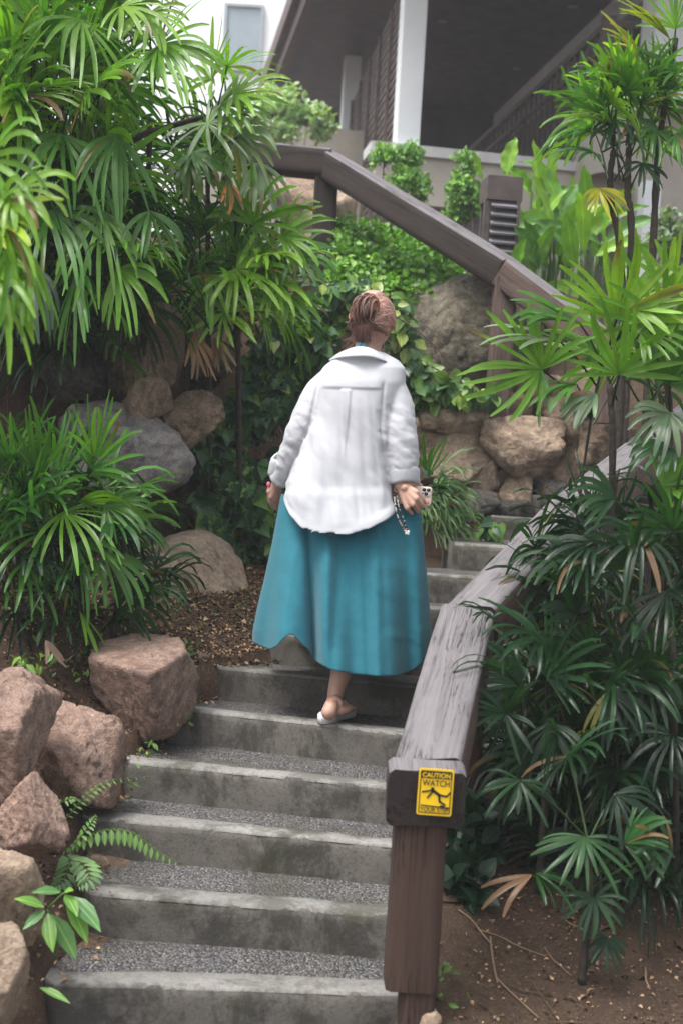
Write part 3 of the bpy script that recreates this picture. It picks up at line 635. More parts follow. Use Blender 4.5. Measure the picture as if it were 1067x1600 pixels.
pbuild('gallery_wall', 'lattice', lambda m: bbox(m, ag - .02, ag + .5, g0[1] + .1, bBack - 1.3, 3.0, gzt - 1.0))
# beige wall with an arched opening on the right
def archwall(m):
    a0, a1, bb, z1 = ag - .25, ag + 5, g0[1] - .2, gzt - .95
    ac0, _, zc0 = ab(905, 335, 14); ac1 = ab(992, 335, 14)[0]; zs = ab(945, 292, 14)[2]; zb = 1.8; r = (ac1 - ac0) / 2; cx = (ac0 + ac1) / 2
    arc = [(cx - r * math.cos(t), zs + .55 * r * math.sin(t)) for t in np.linspace(0, math.pi, 13)]
    out = [(a0, zb)] + [(ac0, zb)] + arc + [(ac1, zb), (a1, zb), (a1, z1), (a0, z1)]
    n = len(out)
    V = [B(a, bb, z) for a, z in out] + [B(a, bb + .3, z) for a, z in out]
    k = len(arc)
    F = [(n - 1, 0, 1, 2)]
    F = [(0, 1, 2, n - 1)]
    for i in range(2, 2 + k - 1): F.append((i, i + 1, n - 1) if i < 2 + k // 2 else (i, i + 1, n - 2))
    F.append((2 + k // 2, n - 2, n - 1)); F.append((1 + k, 2 + k, 3 + k, n - 2))
    F += [tuple(n + j for j in f) for f in F] + [(i, (i + 1) % n, n + (i + 1) % n, n + i) for i in range(n)]
    m.add(V, F)
aw = pbuild('arched_wall', 'plaster', archwall)
pbuild('dark_passage', 'dark_room', lambda m: bbox(m, ag - .2, ag + 1.6, g0[1] + .75, g0[1] + .95, 1.8, gzt - 1.4), aw)
wq = ab(1008, 320, 13.6)
pbuild('white_pier', 'white_paint', lambda m: bbox(m, wq[0] - .06, wq[0] + .12, wq[1] - .1, wq[1] + .08, 2.0, ab(1008, 285, 13.6)[2]), aw)
pw2 = ab(1040, 60, 14.0)
pbuild('white_upper_wall', 'white_paint', lambda m: bbox(m, pw2[0] - .25, pw2[0] + 3, pw2[1] - .3, pw2[1] + .1, gzt - .949, ZS + .04))
# white house in the left distance
wh = thing('white_house', 'bright white house with a curtained window behind the palms', 'building', P(400, 200, 26) * np.array([1, 1, 0]) + np.array([0, 0, 3]))
w0, w1, wz = P(250, 0, 26), P(480, 0, 26), P(400, 205, 26)[2]
m = MB(); box(m, [(w0[0] + w1[0]) / 2, 27.5, (wz - 3 + 15) / 2], (1, 0, 0), (0, 1, 0), (0, 0, 1), (w1[0] - w0[0] + 4, 3, 18 - wz)); wl_ = m.build('wall', M['white_wall'], wh, smooth=False)
wc = P(380, 60, 25.98); ww_, wh_ = 56 / FPX * 26, 98 / FPX * 26
m = MB(); t = .06
for dx, dz, sx, sz in ((0, wh_ / 2, ww_ + t, t), (0, -wh_ / 2, ww_ + t, t), (-ww_ / 2, 0, t, wh_ - t), (ww_ / 2, 0, t, wh_ - t)):
    box(m, wc + np.array([dx, -.02, dz]), (1, 0, 0), (0, 1, 0), (0, 0, 1), (sx, .1, sz))
wf = m.build('window', M['frame_grey'], wh, smooth=False)
m = MB(); box(m, wc + np.array([0, .0, 0]), (1, 0, 0), (0, 1, 0), (0, 0, 1), (ww_ - t, .06, wh_ - t)); m.build('blind', M['blind'], wf, smooth=False)
rr = P(478, 8, 25.6); m = MB(); box(m, rr, (1, 0, 0), (0, 1, 0), (0, 0, 1), (.4, .5, .12)); m.build('roof_edge', M['tile'], wh, smooth=False)
gw = MB(); g_ = P(470, 195, 17.5); box(gw, [g_[0], 17.6, g_[2] - 1.2], EA, EB, EZ, (3.2, .2, 2.4)); tag(gw.build('garden_wall', M['plaster'], smooth=False), 'low beige garden wall behind the pale tree, left of the slatted screen', 'wall')
# lantern bollard
M['lantern_wood'] = plain('lantern_wood', (.075, .057, .052), .8, .3, 14, .4)
lb = P(776, 400, 8.3); lz1 = P(776, 281, 8.3)[2]; lwd = 55 / FPX * 8.3
lan = thing('lantern_post', 'square brown timber lantern post with grey louvres behind the slanting rail', 'lamp', (lb[0], lb[1], lb[2] - .9))
zc = P(776, 318, 8.3)[2]
def lbx(name, mat, items, parent=lan):
    m = MB()
    for (cx, cy, cz, sx, sy, sz) in items: box(m, [lb[0] + cx, lb[1] + cy, cz], (1, .12, 0), (-.12, 1, 0), (0, 0, 1), (sx, sy, sz))
    return m.build(name, M[mat], parent, smooth=False)
lbx('cap', 'lantern_wood', [(0, 0, (zc + lz1) / 2, lwd, lwd, lz1 - zc)])
lbx('core', 'dark_room', [(0, 0, zc - .2, lwd * .8, lwd * .8, .4)])
lbx('corner_post', 'lantern_wood', [(-lwd * .42, -lwd * .42, zc - .2, lwd * .16, lwd * .16, .4), (lwd * .45, -lwd * .42, zc - .2, lwd * .1, lwd * .16, .4), (lwd * .42, lwd * .42, zc - .2, lwd * .16, lwd * .16, .4), (-lwd * .42, lwd * .42, zc - .2, lwd * .16, lwd * .16, .4)])
M['louvre'] = plain('grey_louvre', (.20, .19, .21), .4, .1, 10, .1)
for k in range(6):
    m = MB(); zk = zc - .03 - k * .057; box(m, [lb[0] + .06 * lwd, lb[1] - lwd * .44, zk], (1, .12, 0), nrm([-.1, .85, .5]), nrm([.0, -.5, .85]), (lwd * .74, .07, .014)); m.build('louvre', M['louvre'], lan, smooth=False)
lbx('base', 'lantern_wood', [(0, 0, (zc - .4 + lb[2] - .9) / 2, lwd, lwd, zc - .4 - (lb[2] - .9))])
# ================================================================ FOLIAGE
NSEG = 7
def frond(mb, hub, axis, normal, L, n=10, spread=200, wd=.034, droop=.5, tint=(.03, .1, .015), rng=None, cup=.18, tipb=.0, tv=.18, bend=0, lenfall=.28):
    """a fan leaf: n strap leaflets spread round hub; axis = middle leaflet, normal = upper side"""
    axis = nrm(axis); normal = np.asarray(normal, float); normal = nrm(normal - axis * (normal @ axis)); side = np.cross(axis, normal)
    a = np.linspace(-.5, .5, n) * RAD(spread) + rng.uniform(-.5, .5, n) * RAD(spread) / n * .55
    fr = np.abs(a) / (RAD(spread) / 2 + 1e-6)
    d = nrm(np.cos(a)[:, None] * axis + np.sin(a)[:, None] * side + normal * (cup + rng.uniform(-.07, .07, n))[:, None])
    Ls = L * (1 - lenfall * fr ** 1.5) * rng.uniform(.86, 1.08, n)
    dr = droop * rng.uniform(.65, 1.35, n)
    t = np.linspace(0, 1, NSEG + 1)
    p = np.repeat(np.asarray(hub, float)[None], n, 0); pts = [p.copy()]; dirs = []
    down = np.array([0, 0, -1.0]); swl = rng.normal(0, .55, n)
    for i in range(NSEG):
        tm = (t[i] + t[i + 1]) / 2
        d = nrm(d + swl[:, None] * side * (.16 * tm)); horiz = np.sqrt(np.clip(1 - d[:, 2] ** 2, .05, 1))
        dd = nrm(d + down * (dr * (tm ** 2.3) * 2.0 * (.35 + .65 * horiz))[:, None])
        dirs.append(dd); p = p + dd * (Ls / NSEG)[:, None]; pts.append(p.copy())
    dirs.append(dirs[-1]); pts = np.stack(pts, 1); dirs = np.stack(dirs, 1)          # n, S+1, 3
    nn = normal[None, None] - dirs * (dirs @ normal)[..., None]
    sv = nrm(np.cross(dirs, nrm(nn + 1e-6))); un = nrm(np.cross(sv, dirs)); un = un * np.sign((un @ normal) + 1e-9)[..., None]
    rollr = rng.uniform(-.55, .55, n)[:, None, None]; sv = nrm(sv + un * rollr)
    prof = np.interp(t, [0, .1, .3, .6, .88, 1], [.22, .55, .95, 1.0, .72, .34])
    W = wd * .62 * rng.uniform(.72, 1.15, n)[:, None] * prof[None]
    Lp = pts + sv * W[..., None] / 2 + un * (W * .16)[..., None]; Rp = pts - sv * W[..., None] / 2 + un * (W * .16)[..., None]
    V = np.stack([Lp, pts, Rp], 2)                                                    # n, S+1, 3, 3
    S1 = NSEG + 1
    F = []
    for k in range(n):
        o = k * S1 * 3
        for i in range(NSEG):
            b = o + i * 3
            F.append((b, b + 1, b + 4, b + 3)); F.append((b + 1, b + 2, b + 5, b + 4))
    tt = np.asarray(tint)[None] * (1 + rng.uniform(-tv, tv, (n, 1))) * (1 + rng.uniform(-.05, .05, (n, 3)))
    od = rng.rand(n); tt = np.where((od < .012)[:, None], np.array([.22, .22, .04]) * rng.uniform(.6, 1.1), tt); tt = np.where(((od > .03) & (od < .038))[:, None], np.array([.20, .12, .06]), tt)
    T = np.repeat(tt[:, None], S1 * 3, 1).reshape(n, S1, 3, 3)
    if tipb > 0:                                                                      # dry brown tips
        m = (rng.rand(n) < tipb)[:, None] * sst(.55, .95, t)[None]
        T = T * (1 - m[..., None, None]) + np.array([.16, .085, .03]) * m[..., None, None]
    uv = np.zeros((n, S1, 3, 2)); uv[..., 0] = np.array([0, .5, 1.0]); uv[..., 1] = t[None, :, None]
    mb.add(V.reshape(-1, 3), F, T.reshape(-1, 3), uv.reshape(-1, 2))
def petiole(mb, a, b, r=.0035, tint=(.03, .06, .015), sag=.06):
    a, b = np.asarray(a), np.asarray(b); m = (a + b) / 2 + np.array([0, 0, sag * np.linalg.norm(b - a)])
    tube(mb, spline([a, m, b], 6), np.linspace(r * 1.4, r, 6), 4, tint, cap=False)
def img(deg, tilt=0):
    return nrm(math.cos(RAD(deg)) * CR + math.sin(RAD(deg)) * CU + tilt * CB)
class Palm:
    """one clump: children stem (each) and foliage, plus dry fronds"""
    def __init__(s, name, label, cat, base, seed, group=None, mat='palm'):
        s.o = thing(name, label, cat, base, group); s.mb = MB(); s.rng = np.random.RandomState(seed); s.mat = mat; s.stems = []
    def stem(s, pts, r=.016):
        m = MB(); q = spline(pts, 26); rr = np.linspace(r * 1.15, r * .85, 26) * (1 + .13 * np.sin(np.arange(26) * 2.4)); tube(m, q, rr, 8); m.build('stem', M['stem'], s.o); s.stems.append(q)
    def near(s, p):
        if not s.stems: return np.asarray(p) - np.array([0, 0, .3])
        q = np.vstack(s.stems); d = np.linalg.norm((q - p) * np.array([1, 1, 1.0]) + np.array([0, 0, .12]), axis=1); return q[d.argmin()]
    def F(s, u, v, Y, L, ang, tilt=.2, face=.6, n=10, spread=200, droop=.45, tint=(.03, .1, .015), wd=.034, pet=True, dry=False, tipb=.02, wob=.3, **kw):
        """one leaf seen at photo pixel (u, v)"""
        hub = P(u, v, Y); r3 = s.rng.randn(3) * wob; ang += s.rng.normal() * 12 * wob / .3; nvec = CB * face + CU * (1 - abs(face)) + r3; spread *= s.rng.uniform(.8, 1.1)
        mb = MB() if dry else s.mb
        frond(mb, hub, img(ang, tilt), nvec, L * Y / FPX, n if n < 8 else n + 2, spread, wd, droop, tint, s.rng, tipb=tipb, **kw)
        if pet:
            st = s.near(hub); dv = hub - st
            if np.linalg.norm(dv) > .5: st = hub - dv / np.linalg.norm(dv) * .45
            petiole(mb, st, hub)
        if dry:
            o = mb.build('dry_frond', M['palm'], s.o); o['label'] = dry
    def cloud(s, n, c, rad, L=(.24, .36), tints=((.03, .1, .015),), droop=(.35, .8), out=1.0, up=.35, wd=.033, nl=(8, 12), spread=(150, 230), toward=(0, -.5, 0), shell=.5, axis_c=None, petl=(.15, .4), tipb=.015, umax=None):
        c = np.asarray(c, float); rad = np.asarray(rad, float); ac = c if axis_c is None else np.asarray(axis_c)
        for i in range(n):
            d = nrm(s.rng.randn(3)); p = c + d * rad * (shell + (1 - shell) * s.rng.rand())
            if umax is not None and (p - EYE) @ CR / ((p - EYE) @ _F) * FPX + 533.5 > umax: continue
            o = (p - ac) / rad; o[2] = o[2] * .5; o = nrm(o * out + np.array([0, 0, up]) + np.asarray(toward) + s.rng.randn(3) * .35)
            nv = nrm(np.array([0, 0, .8]) + .6 * nrm(p - ac) + .55 * s.rng.randn(3))
            tnt = np.array(tints[s.rng.randint(len(tints))]) * s.rng.uniform(.75, 1.25)
            frond(s.mb, p, o, nv, s.rng.uniform(*L), s.rng.randint(nl[0], nl[1] + 1), s.rng.uniform(*spread), wd * s.rng.uniform(.8, 1.15), s.rng.uniform(*droop), tnt, s.rng, tipb=tipb)
            petiole(s.mb, p - nrm(o + np.array([0, 0, .6])) * s.rng.uniform(*petl), p)
    def done(s): s.mb.build('foliage', M[s.mat], s.o); return s.o
G1, G2, G3, G4 = (.06, .175, .022), (.12, .275, .025), (.19, .36, .03), (.024, .085, .02)
SHADE1, SHADE2, SHADE3 = (.007, .026, .012), (.010, .036, .014), (.016, .054, .018)  # same palm leaves, with the shade inside the clumps put into the tint
YEL, DRY, PALE = (.42, .40, .03), (.26, .15, .085), (.20, .28, .16)
def gz(p): return float(ground_z(p[0], p[1]))
def base(u, v, Y): p = P(u, v, Y); p[2] = gz(p); return p

# ---- left mass
b0 = base(150, 600, 6.2)
pl = Palm('fan_palm', 'tall dense clump of fan palms filling the upper left with long drooping green leaves', 'palm', b0, 1)
for u, v, uu, vv in ((60, 620, 40, 180), (140, 620, 130, 60), (210, 600, 235, 190), (110, 640, 180, 330), (20, 640, 60, 380)):
    a = base(u, v, 6.3); t = P(uu, vv, 6.0); pl.stem([a, (a + t) / 2 + np.array([.03, 0, 0]), t])
pl.cloud(90, P(60, 170, 7.0), (.85, .4, .95), (.3, .44), (SHADE2, SHADE3, G4), (.4, .9), up=.35, toward=(.1, -.6, 0), petl=(.3, .6), wd=.04, umax=215)
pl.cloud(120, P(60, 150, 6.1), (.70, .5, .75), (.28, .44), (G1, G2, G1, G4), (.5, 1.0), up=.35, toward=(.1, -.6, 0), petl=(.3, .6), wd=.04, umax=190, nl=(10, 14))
pl.cloud(80, P(90, 400, 6.0), (.7, .45, .5), (.26, .42), (G4, G1, SHADE3), (.7, 1.2), up=.2, toward=(0, -.5, 0), petl=(.3, .6), wd=.036, umax=260, nl=(9, 13))
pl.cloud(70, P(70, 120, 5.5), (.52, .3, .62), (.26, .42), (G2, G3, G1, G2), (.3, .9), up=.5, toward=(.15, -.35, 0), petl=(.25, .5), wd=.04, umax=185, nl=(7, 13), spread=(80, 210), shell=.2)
pl.cloud(36, P(110, 390, 5.6), (.5, .3, .38), (.24, .38), (G1, G2, SHADE3), (.5, 1.1), up=.2, toward=(.1, -.35, 0), petl=(.25, .5), wd=.036, umax=240, nl=(7, 12), spread=(70, 180), shell=.2)
for (u, v, L, a, ti, f, n, sp, dr, col) in ((127, 30, 190, -60, .5, .5, 10, 120, .7, G2), (250, 70, 150, -40, .5, .6, 9, 130, .6, G2), (190, 10, 120, -30, .3, .5, 10, 150, .6, G3), (60, 60, 150, 200, .5, .5, 9, 150, .6, G2),
        (15, 120, 130, 60, .4, .6, 9, 170, .4, G2), (25, 150, 140, -10, .4, .5, 10, 170, .5, G3), (100, 210, 170, -70, .5, .45, 9, 120, 1., G1), (185, 210, 160, -65, .4, .5, 9, 110, .9, G1), (235, 20, 90, -30, .3, .6, 9, 170, .6, G3),
        (250, 70, 100, 10, .3, .6, 10, 190, .5, G2), (160, 330, 170, -80, .4, .5, 9, 110, 1.0, G2), (75, 330, 180, -70, .5, .4, 9, 120, 1.0, G1), (30, 260, 150, -60, .5, .5, 9, 160, .9, SHADE3), (120, 430, 150, -75, .4, .5, 8, 110, 1.0, G1),
        (185, 420, 130, -60, .4, .5, 8, 120, .9, G2), (235, 330, 110, -70, .4, .6, 8, 110, .9, G1), (60, 420, 150, -80, .5, .4, 8, 120, 1., SHADE3)):
    pl.F(u, v, 5.3, L, a, ti, f, n, sp, dr, tuple(np.array(col) * pl.rng.uniform(.85, 1.15)), wd=.038)
pl.done()
pn = Palm('fan_palm', 'blurred yellow green fan palm close to the camera at the left edge', 'palm', base(-60, 900, 3.2), 2)
st = base(-60, 900, 3.3); pn.stem([st, P(-70, 600, 3.2), P(-50, 330, 3.1)])
for (u, v, L, a, ti, f, n, sp, dr, col) in ((-5, 330, 175, -60, .5, .45, 10, 170, 1.25, G3), (15, 370, 185, -75, .4, .4, 9, 150, 1.3, G2), (-30, 420, 180, -60, .4, .4, 9, 160, 1.3, G3), (20, 300, 120, -20, .4, .5, 8, 170, .9, G3),
        (-20, 250, 150, 10, .4, .6, 9, 170, .7, G2), (0, 460, 160, -85, .4, .3, 8, 120, 1.2, G3), (-15, 350, 130, 15, .3, .5, 6, 90, .4, (.3, .42, .03)), (40, 400, 150, -85, .5, .4, 7, 90, 1.1, G2)):
    pn.F(u, v, 3.15, L * 1.0, a, ti, f, n, sp, dr, col, wd=.032)
pn.done()
# ---- centre clump with the bright fans and the dead leaf
pc = Palm('fan_palm', 'bright fan palm above the ivy with yellowing leaves and one dead brown frond', 'palm', base(370, 560, 6.5), 3)
for u, v, uu, vv in ((345, 560, 325, 250), (395, 540, 370, 320), (300, 560, 300, 330)):
    a = base(u, v, 6.55); t = P(uu, vv, 6.15); pc.stem([a, (a + t) / 2, t], .014)
m = MB(); tube(m, spline([P(165, 260, 5.9), P(215, 215, 5.85), P(265, 198, 5.85), P(318, 182, 5.8)], 20), np.linspace(.017, .012, 20) * (1 + .1 * np.sin(np.arange(20) * 2.2)), 8); m.build('stem', M['stem'], pc.o)
pc.cloud(36, P(340, 340, 6.5), (.36, .35, .5), (.24, .34), (G1, G4, G2, SHADE3), (.4, .9), up=.3, toward=(.1, -.5, 0), umax=395)
pc.cloud(30, P(380, 410, 6.2), (.36, .25, .33), (.22, .33), (G2, G3, G1), (.3, .9), up=.4, toward=(.15, -.35, 0), umax=425, nl=(7, 13), spread=(80, 220), shell=.2)
pc.cloud(28, P(410, 445, 6.5), (.40, .3, .26), (.22, .32), (G1, G2, G4), (.5, .9), up=.3, toward=(.2, -.5, 0), umax=455)
for (u, v, L, a, ti, f, n, sp, dr, col) in ((332, 125, 100, 55, .2, .75, 11, 210, .25, G3), (355, 105, 95, 25, .2, .7, 10, 200, .35, G2), (345, 165, 105, -15, .2, .7, 10, 200, .5, G2), (324, 192, 110, -20, .3, .55, 10, 210, .35, PALE),
        (372, 215, 105, -50, .3, .5, 9, 150, .9, PALE), (365, 150, 110, 0, .2, .6, 10, 190, .5, G3), (300, 240, 80, -60, .3, .6, 9, 150, .8, G1), (295, 245, 90, -100, .3, .5, 8, 110, .6, (.10, .16, .03)), (352, 275, 95, -105, .3, .6, 9, 110, .5, (.09, .15, .03)),
        (405, 255, 100, -65, .3, .5, 9, 110, 1.0, PALE), (207, 303, 75, -75, .4, .6, 6, 110, .8, (.12, .2, .1)), (349, 489, 95, -10, .3, .8, 12, 260, .3, G3), (410, 400, 110, 15, .3, .6, 11, 210, .45, G3), (395, 350, 110, 45, .3, .6, 10, 190, .4, G2),
        (430, 440, 95, 0, .3, .6, 10, 200, .5, G3), (440, 370, 100, -5, .2, .5, 10, 180, .6, G2), (370, 420, 120, -20, .3, .6, 11, 220, .4, G3), (465, 400, 80, -30, .3, .5, 9, 170, .7, G1), (330, 430, 110, -80, .4, .6, 10, 170, .5, G2), (455, 465, 70, -40, .3, .6, 8, 170, .6, G2)):
    pc.F(u, v, 6.05, L, a, ti, f, n, sp, dr, col, wd=.04, tipb=.06)
for (u, v, L, a, n, sp, dr, col, lab) in ((303, 522, 92, -78, 8, 60, .5, DRY, 'dead brown frond hanging straight down'), (335, 530, 70, -60, 6, 50, .5, (.2, .12, .07), 'dead brown frond hanging straight down'), (356, 285, 60, -75, 5, 60, .6, (.45, .17, .03), 'orange brown dying frond')):
    pc.F(u, v, 6.0, L, a, .3, .6, n, sp, dr, col, wd=.03, dry=lab, tipb=0)
pc.done()
# ---- left lower clump
pm = Palm('fan_palm', 'low arching fan palm clump beside the flat topped boulder at left', 'palm', base(110, 985, 5.0), 4)
for u, v, uu, vv in ((110, 1000, 130, 760), (60, 990, 40, 740), (180, 960, 200, 790), (30, 1010, 20, 800), (140, 1010, 100, 830)):
    a = base(u, v, 5.15); t = P(uu, vv, 5.0); pm.stem([a, (a + t) / 2, t], .012)
pm.cloud(40, P(60, 800, 5.2), (.48, .35, .30), (.22, .34), (G4, G1, SHADE3, SHADE2), (.5, 1.0), up=.4, toward=(.1, -.4, 0), wd=.028)
pm.cloud(26, P(70, 800, 4.95), (.34, .2, .22), (.22, .36), (G2, G1, G4), (.4, .9), up=.6, toward=(.1, -.25, 0), wd=.03, nl=(5, 10), spread=(50, 150), shell=.2)
pm.cloud(26, P(90, 900, 5.05), (.5, .3, .2), (.2, .3), (SHADE2, SHADE1, G4), (.6, 1.1), up=.2, toward=(.1, -.5, 0), wd=.026)
for (u, v, L, a, ti, f, n, sp, dr, col) in ((60, 740, 100, 100, .2, .7, 9, 110, .1, G1), (145, 735, 105, 50, .2, .6, 9, 130, .25, G1), (150, 715, 75, 85, .1, .7, 7, 90, .05, G2), (20, 730, 80, 95, .2, .6, 8, 140, .2, G1), (165, 790, 80, 0, .3, .45, 9, 150, .7, G1),
        (175, 815, 85, -20, .3, .45, 9, 140, .8, G4), (100, 800, 120, -15, .4, .5, 10, 190, .6, G2), (70, 830, 120, 160, .4, .5, 9, 170, .6, G1), (120, 850, 110, -35, .4, .5, 9, 150, .8, G1), (40, 880, 100, -40, .4, .5, 8, 160, .7, G1), (165, 870, 90, -50, .4, .5, 8, 120, .9, G1),
        (125, 955, 85, -80, .4, .6, 4, 40, .5, G3), (10, 925, 90, -10, .4, .5, 4, 90, .3, G1), (80, 780, 120, 60, .3, .6, 9, 130, .35, G1), (15, 800, 120, 30, .3, .6, 9, 150, .4, G4)):
    pm.F(u, v, 4.85, L * 1.22, a, ti, f, n, sp, dr, col, wd=.03)
pm.F(72, 1000, 4.7, 60, -65, .2, .6, 3, 25, .1, (.2, .13, .09), dry='dry tan leaf hanging to the soil', wd=.03, tipb=0)
pm.done()
# ---- right: tall palm against the building
pt_ = Palm('fan_palm', 'tall slender fan palm with three dark stems in front of the pavilion', 'palm', base(975, 640, 5.9), 5)
for pts in (((975, 640), (972, 480), (953, 300), (958, 235)), ((985, 640), (985, 420), (980, 300), (982, 230)), ((1015, 640), (1020, 380), (1030, 220), (1055, 60))):
    q = [P(u, v, 5.8) for u, v in pts]; q[0] = base(pts[0][0], pts[0][1], 5.85); pt_.stem(q, .016)
pt_.cloud(22, P(970, 180, 5.9), (.25, .2, .17), (.22, .3), (G1, G2, G3), (.4, .8), up=.4, toward=(-.2, -.3, 0))
for (u, v, L, a, ti, f, n, sp, dr, col) in ((985, 138, 85, 80, .2, .75, 12, 190, .15, G2), (975, 130, 95, 165, .2, .5, 9, 90, .35, G1), (1055, 45, 95, 90, .2, .7, 10, 200, .2, G2), (1045, 60, 110, 165, .3, .4, 8, 60, .35, (.20, .25, .03)), (1000, 85, 90, 170, .2, .3, 7, 50, .35, (.28, .3, .04)),
        (1040, 145, 80, 20, .2, .5, 10, 180, .3, G1), (950, 175, 95, 170, .3, .5, 10, 120, .35, G1), (955, 195, 90, 190, .3, .4, 9, 110, .35, (.12, .2, .03)), (930, 240, 80, 185, .3, .5, 10, 170, .45, G4), (1000, 165, 90, 0, .3, .5, 10, 180, .5, SHADE3), (960, 188, 60, -110, .4, .5, 7, 150, 1.0, SHADE3),
        (985, 190, 60, -60, .4, .5, 6, 120, .9, G4), (1025, 205, 75, -90, .3, .6, 9, 170, .8, G1), (1003, 255, 60, -90, .3, .7, 7, 150, .6, SHADE3), (1055, 210, 70, -30, .3, .6, 9, 180, .7, G1), (965, 130, 80, 130, .2, .6, 9, 100, .2, G2), (1015, 120, 70, 60, .2, .6, 9, 150, .3, G1), (1060, 110, 80, 150, .2, .6, 8, 130, .3, G1)):
    pt_.F(u, v, 5.75, L, a, ti, f, n, sp, dr, tuple(np.array(col) * 1.1), wd=.028)
pt_.F(935, 295, 5.7, 62, -90, .3, .6, 9, 190, .55, YEL, dry='yellow ageing frond', wd=.032, tipb=.1)
pt_.done()
# ---- right: bright fans over the upper rail
pb_ = Palm('fan_palm', 'bright green fan palm spreading over the far end of the weathered handrail', 'palm', base(960, 830, 4.7), 6)
for pts in (((958, 900), (956, 740), (952, 600)), ((1040, 880), (1045, 700), (1035, 560)), ((880, 800), (925, 640), (975, 510))):
    q = [P(u, v, 4.6) for u, v in pts]; q[0] = base(pts[0][0], pts[0][1], 4.65); pb_.stem(q, .013 if pts[0][0] != 880 else .005)
pb_.cloud(12, P(1010, 560, 4.8), (.22, .2, .2), (.22, .3), (G1, G4, G2), (.4, .8), up=.4, toward=(0, -.3, 0))
for (u, v, L, a, ti, f, n, sp, dr, col) in ((845, 577, 150, 190, .2, .8, 8, 150, .12, G2), (845, 577, 120, 75, .2, .8, 7, 110, .05, G2), (845, 577, 110, 250, .2, .7, 5, 80, .2, G1), (963, 498, 140, 85, .2, .85, 13, 200, .06, G3), (967, 585, 125, 80, .2, .8, 11, 190, .12, G2), (1037, 505, 140, 95, .2, .8, 11, 180, .08, G2),
        (1045, 600, 110, 60, .2, .7, 10, 190, .2, G1), (905, 505, 130, 165, .2, .4, 8, 60, .3, G1), (870, 530, 130, 175, .1, .35, 6, 50, .3, (.16, .24, .13)), (985, 480, 100, 20, .2, .7, 9, 160, .2, G3), (900, 600, 110, 200, .3, .4, 6, 70, .5, G1), (1000, 520, 90, -10, .2, .6, 9, 170, .4, G2),
        (1045, 645, 90, -110, .4, .5, 9, 170, .9, (.10, .16, .085)), (930, 615, 85, 215, .3, .5, 7, 90, .6, (.15, .22, .12)), (1050, 450, 90, 60, .2, .8, 9, 160, .1, G3), (1050, 700, 90, 190, .4, .4, 8, 140, .7, G4), (1035, 760, 80, 30, .3, .5, 8, 150, .5, G2)):
    pb_.F(u, v, 4.5, L, a, ti, f, n, sp, dr, col, wd=.036, wob=.1)
pb_.done()
# ---- right: dark mass beside the lower rail
pd = Palm('fan_palm', 'large glossy fan palm clump, shade put into its dark tint, beside the lower handrail on the right', 'palm', base(930, 1450, 4.0), 7)
for pts in (((905, 1590), (920, 1400), (917, 1312)), ((1050, 1500), (1055, 1250), (1050, 1000)), ((835, 1490), (850, 1250), (856, 1070)), ((960, 1480), (975, 1200), (985, 950)), ((1010, 1420), (1020, 1150), (1010, 860))):
    Yb = 3.62 if pts[0][0] == 905 else 4.0
    q = [P(u, v, Yb) for u, v in pts]; q[0] = base(pts[0][0], pts[0][1], Yb + .02); pd.stem(q, .011)
pd.cloud(85, P(975, 950, 4.7), (.46, .45, .42), (.24, .34), (SHADE1, SHADE2, SHADE3), (.6, 1.1), up=.35, toward=(-.15, -.5, 0), wd=.028)
pd.cloud(90, P(965, 1150, 4.4), (.40, .4, .36), (.22, .32), (SHADE1, SHADE2, SHADE1), (.7, 1.2), up=.3, toward=(-.2, -.5, 0), wd=.026)
pd.cloud(46, P(815, 1290, 4.5), (.34, .25, .24), (.2, .3), (SHADE1, SHADE1, SHADE2), (.6, 1.1), up=.3, toward=(-.1, -.4, 0), wd=.026)
pd.cloud(40, P(930, 1120, 4.0), (.38, .2, .4), (.2, .3), (SHADE2, SHADE3, SHADE3), (.5, 1.0), up=.4, toward=(-.25, -.35, 0), wd=.026, nl=(6, 11), spread=(70, 200), shell=.2)
pd.cloud(36, P(1000, 1330, 4.1), (.34, .3, .16), (.2, .28), (SHADE1, SHADE2), (.7, 1.2), up=.2, toward=(-.2, -.4, 0), wd=.024)
